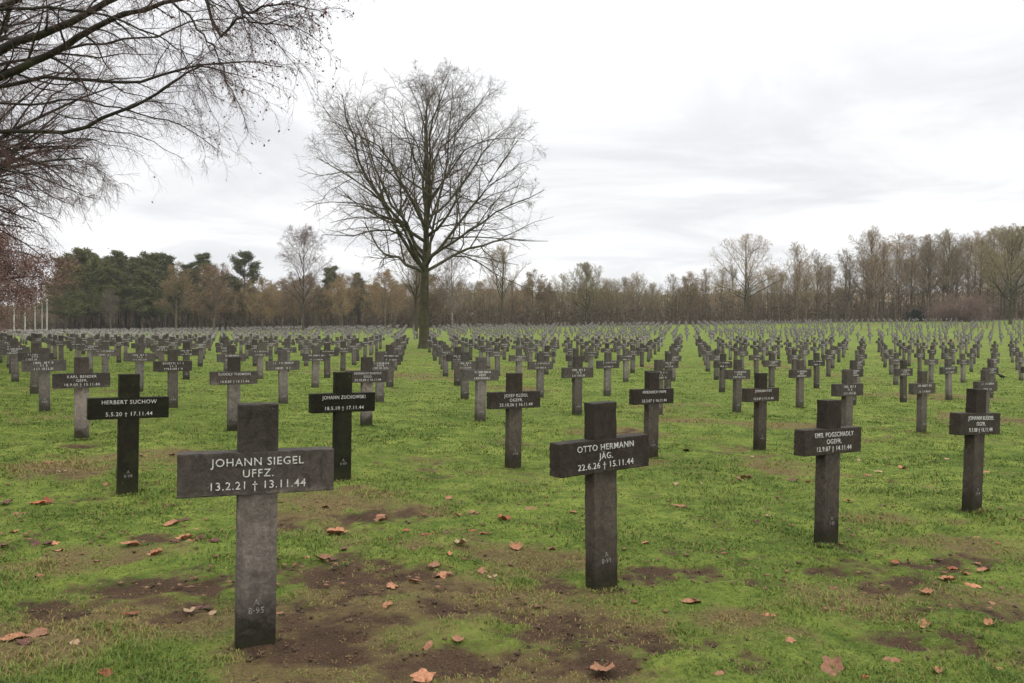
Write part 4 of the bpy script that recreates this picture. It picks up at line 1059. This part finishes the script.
for t in LEAVES.replace('\n', ';').split(';'):
    x, y, w_px, c = t.split(); x, y, w_px = float(x), float(y), float(w_px)
    p = ground_at(x, y)
    k = min(REFN, key=lambda q: (NEAR[q][0] - x) ** 2 + ((NEAR[q][1] - y) * 1.6) ** 2)
    dx_, dy_ = x - NEAR[k][0], y - NEAR[k][1]
    rel_ = ('left of' if dx_ < 0 else 'right of') if abs(dx_) > abs(dy_) * 1.0 else ('in front of' if dy_ > 0 else 'behind')
    size = 'large' if w_px * p[1] / F > 0.125 else ('small' if w_px * p[1] / F < 0.075 else '')
    items.append([x, y, w_px, CN[c], p, f'{size} {CN[c]} fallen leaf {rel_} {REFN[k]}'.strip()])
cnt = {}
for it in items: cnt.setdefault(it[5], []).append(it)
for lb, lst in cnt.items():
    lst.sort(key=lambda q: q[0])
    for q, it in enumerate(lst):
        it[5] = lb if len(lst) == 1 else (f'{lb}, {("left one" if q == 0 else "right one") + " of two" if len(lst) == 2 else ordw(q + 1) + " from left"}')
R = random.Random(9)
for x, y, w_px, c, p, lb in items:
    o = obj('fallen_leaf', LM[c][R.randrange(4)])
    s = min(max(w_px * p[1] / F, 0.05), 0.17)
    o.location = (p[0], p[1], gz(p[0], p[1]) - 0.002)
    o.rotation_euler = (R.gauss(0, 0.12), R.gauss(0, 0.12), R.uniform(0, 6.28)); o.scale = (s, s * R.uniform(0.65, 0.98), s * R.uniform(0.8, 1.2))
    tag(o, lb, 'leaf', 'fallen leaves on the lawn')

# ------------------------------------------------------------------ haze
HAZE = 0.00018
if HAZE:
    bm = bmesh.new(); box_bm(bm, -440, 440, -70, 450, -6.0, 40)
    m = bpy.data.materials.new('haze'); m.use_nodes = True; nt = m.node_tree; nt.nodes.clear()
    out = N(nt, 'ShaderNodeOutputMaterial'); pv = N(nt, 'ShaderNodeVolumePrincipled')
    pv.inputs['Color'].default_value = (0.93, 0.94, 0.96, 1); pv.inputs['Density'].default_value = HAZE
    nt.links.new(pv.outputs[0], out.inputs['Volume'])
    tag(obj('haze', bm_mesh('haze', bm, m)), kind='stuff')

# ------------------------------------------------------------------ sky, sun, camera
SUN_EL, SUN_AZ = math.radians(48), math.radians(150)     # azimuth clockwise from the view direction
w = bpy.data.worlds.new('World'); SC.world = w; w.use_nodes = True
nt = w.node_tree; bg = nt.nodes['Background']
sky = N(nt, 'ShaderNodeTexSky', sky_type='NISHITA'); sky.sun_disc = False
sky.sun_elevation = SUN_EL; sky.sun_rotation = SUN_AZ
tc = N(nt, 'ShaderNodeTexCoord'); sp = N(nt, 'ShaderNodeSeparateXYZ'); nt.links.new(tc.outputs['Generated'], sp.inputs[0])
zc = math_(nt, 'MAXIMUM', sp.outputs[2], 0.0)
den = math_(nt, 'ADD', zc, 0.10)
cb = N(nt, 'ShaderNodeCombineXYZ')
nt.links.new(math_(nt, 'DIVIDE', sp.outputs[0], den), cb.inputs[0]); nt.links.new(math_(nt, 'DIVIDE', sp.outputs[1], den), cb.inputs[1])
cl = noise(nt, 0.75, 7, 0.58, cb.outputs[0], 0.7)
gl = noise(nt, 0.3, 3, 0.5, cb.outputs[0])
cm = math_(nt, 'ADD', math_(nt, 'MULTIPLY', cl.outputs[0], 0.6), math_(nt, 'MULTIPLY', gl.outputs[0], 0.4))
cc = ramp(nt, [(0.36, (0.68, 0.685, 0.705)), (0.47, (0.78, 0.783, 0.80)), (0.58, (0.97, 0.97, 0.97))], cm)
lift = ramp(nt, [(0.0, (1.05,) * 3), (0.09, (1.03,) * 3), (0.15, (0.96,) * 3), (0.22, (1.0,) * 3), (0.34, (1.2,) * 3), (0.55, (1.9,) * 3), (1.0, (2.9,) * 3)], sp.outputs[2])
cloud = mix(nt, 1.0, cc.outputs[0], lift.outputs[0], 'MULTIPLY')
SKY_STRENGTH = 0.1
cl10 = mix(nt, 1.0, cloud, (1 / SKY_STRENGTH,) * 3, 'MULTIPLY')
nt.links.new(mix(nt, 0.96, sky.outputs[0], cl10), bg.inputs['Color'])
bg.inputs['Strength'].default_value = SKY_STRENGTH

sl = bpy.data.lights.new('sun', 'SUN'); sl.energy = 0.7; sl.angle = math.radians(25); sl.color = (1.0, 0.96, 0.9)
so = bpy.data.objects.new('sun', sl); link(so)
d_ = Vector((math.sin(SUN_AZ) * math.cos(SUN_EL), math.cos(SUN_AZ) * math.cos(SUN_EL), math.sin(SUN_EL)))
so.rotation_euler = d_.to_track_quat('Z', 'Y').to_euler(); so.location = (0, 0, 40)

cam = bpy.data.cameras.new('camera'); cam.sensor_width = 36.0; cam.lens = F / 1024 * 36.0
cam.clip_start = 0.05; cam.clip_end = 4000
co = bpy.data.objects.new('camera', cam); link(co)
pitch = -math.atan((CY - Y0) / F)
fw = Vector((0, math.cos(pitch), math.sin(pitch))); rt = Vector((1, 0, 0)); upv = rt.cross(fw)
rt2 = rt * math.cos(ROLL) + upv * math.sin(ROLL); up2 = upv * math.cos(ROLL) - rt * math.sin(ROLL)
mtx = Matrix((rt2, up2, -fw)).transposed().to_4x4(); mtx.translation = Vector((0, 0, CAMZ))
co.matrix_world = mtx
SC.camera = co
SC.view_settings.view_transform = 'Standard'; SC.view_settings.look = 'None'
SC.view_settings.exposure = 0.22; SC.view_settings.gamma = 1.0; SC.view_settings.use_curve_mapping = False
SC.render.engine = 'CYCLES'
SC.cycles.max_bounces = 5; SC.cycles.diffuse_bounces = 3; SC.cycles.glossy_bounces = 2; SC.cycles.transmission_bounces = 2
SC.cycles.use_adaptive_sampling = True; SC.cycles.adaptive_threshold = 0.02
SC.render.resolution_x = 1024; SC.render.resolution_y = 683
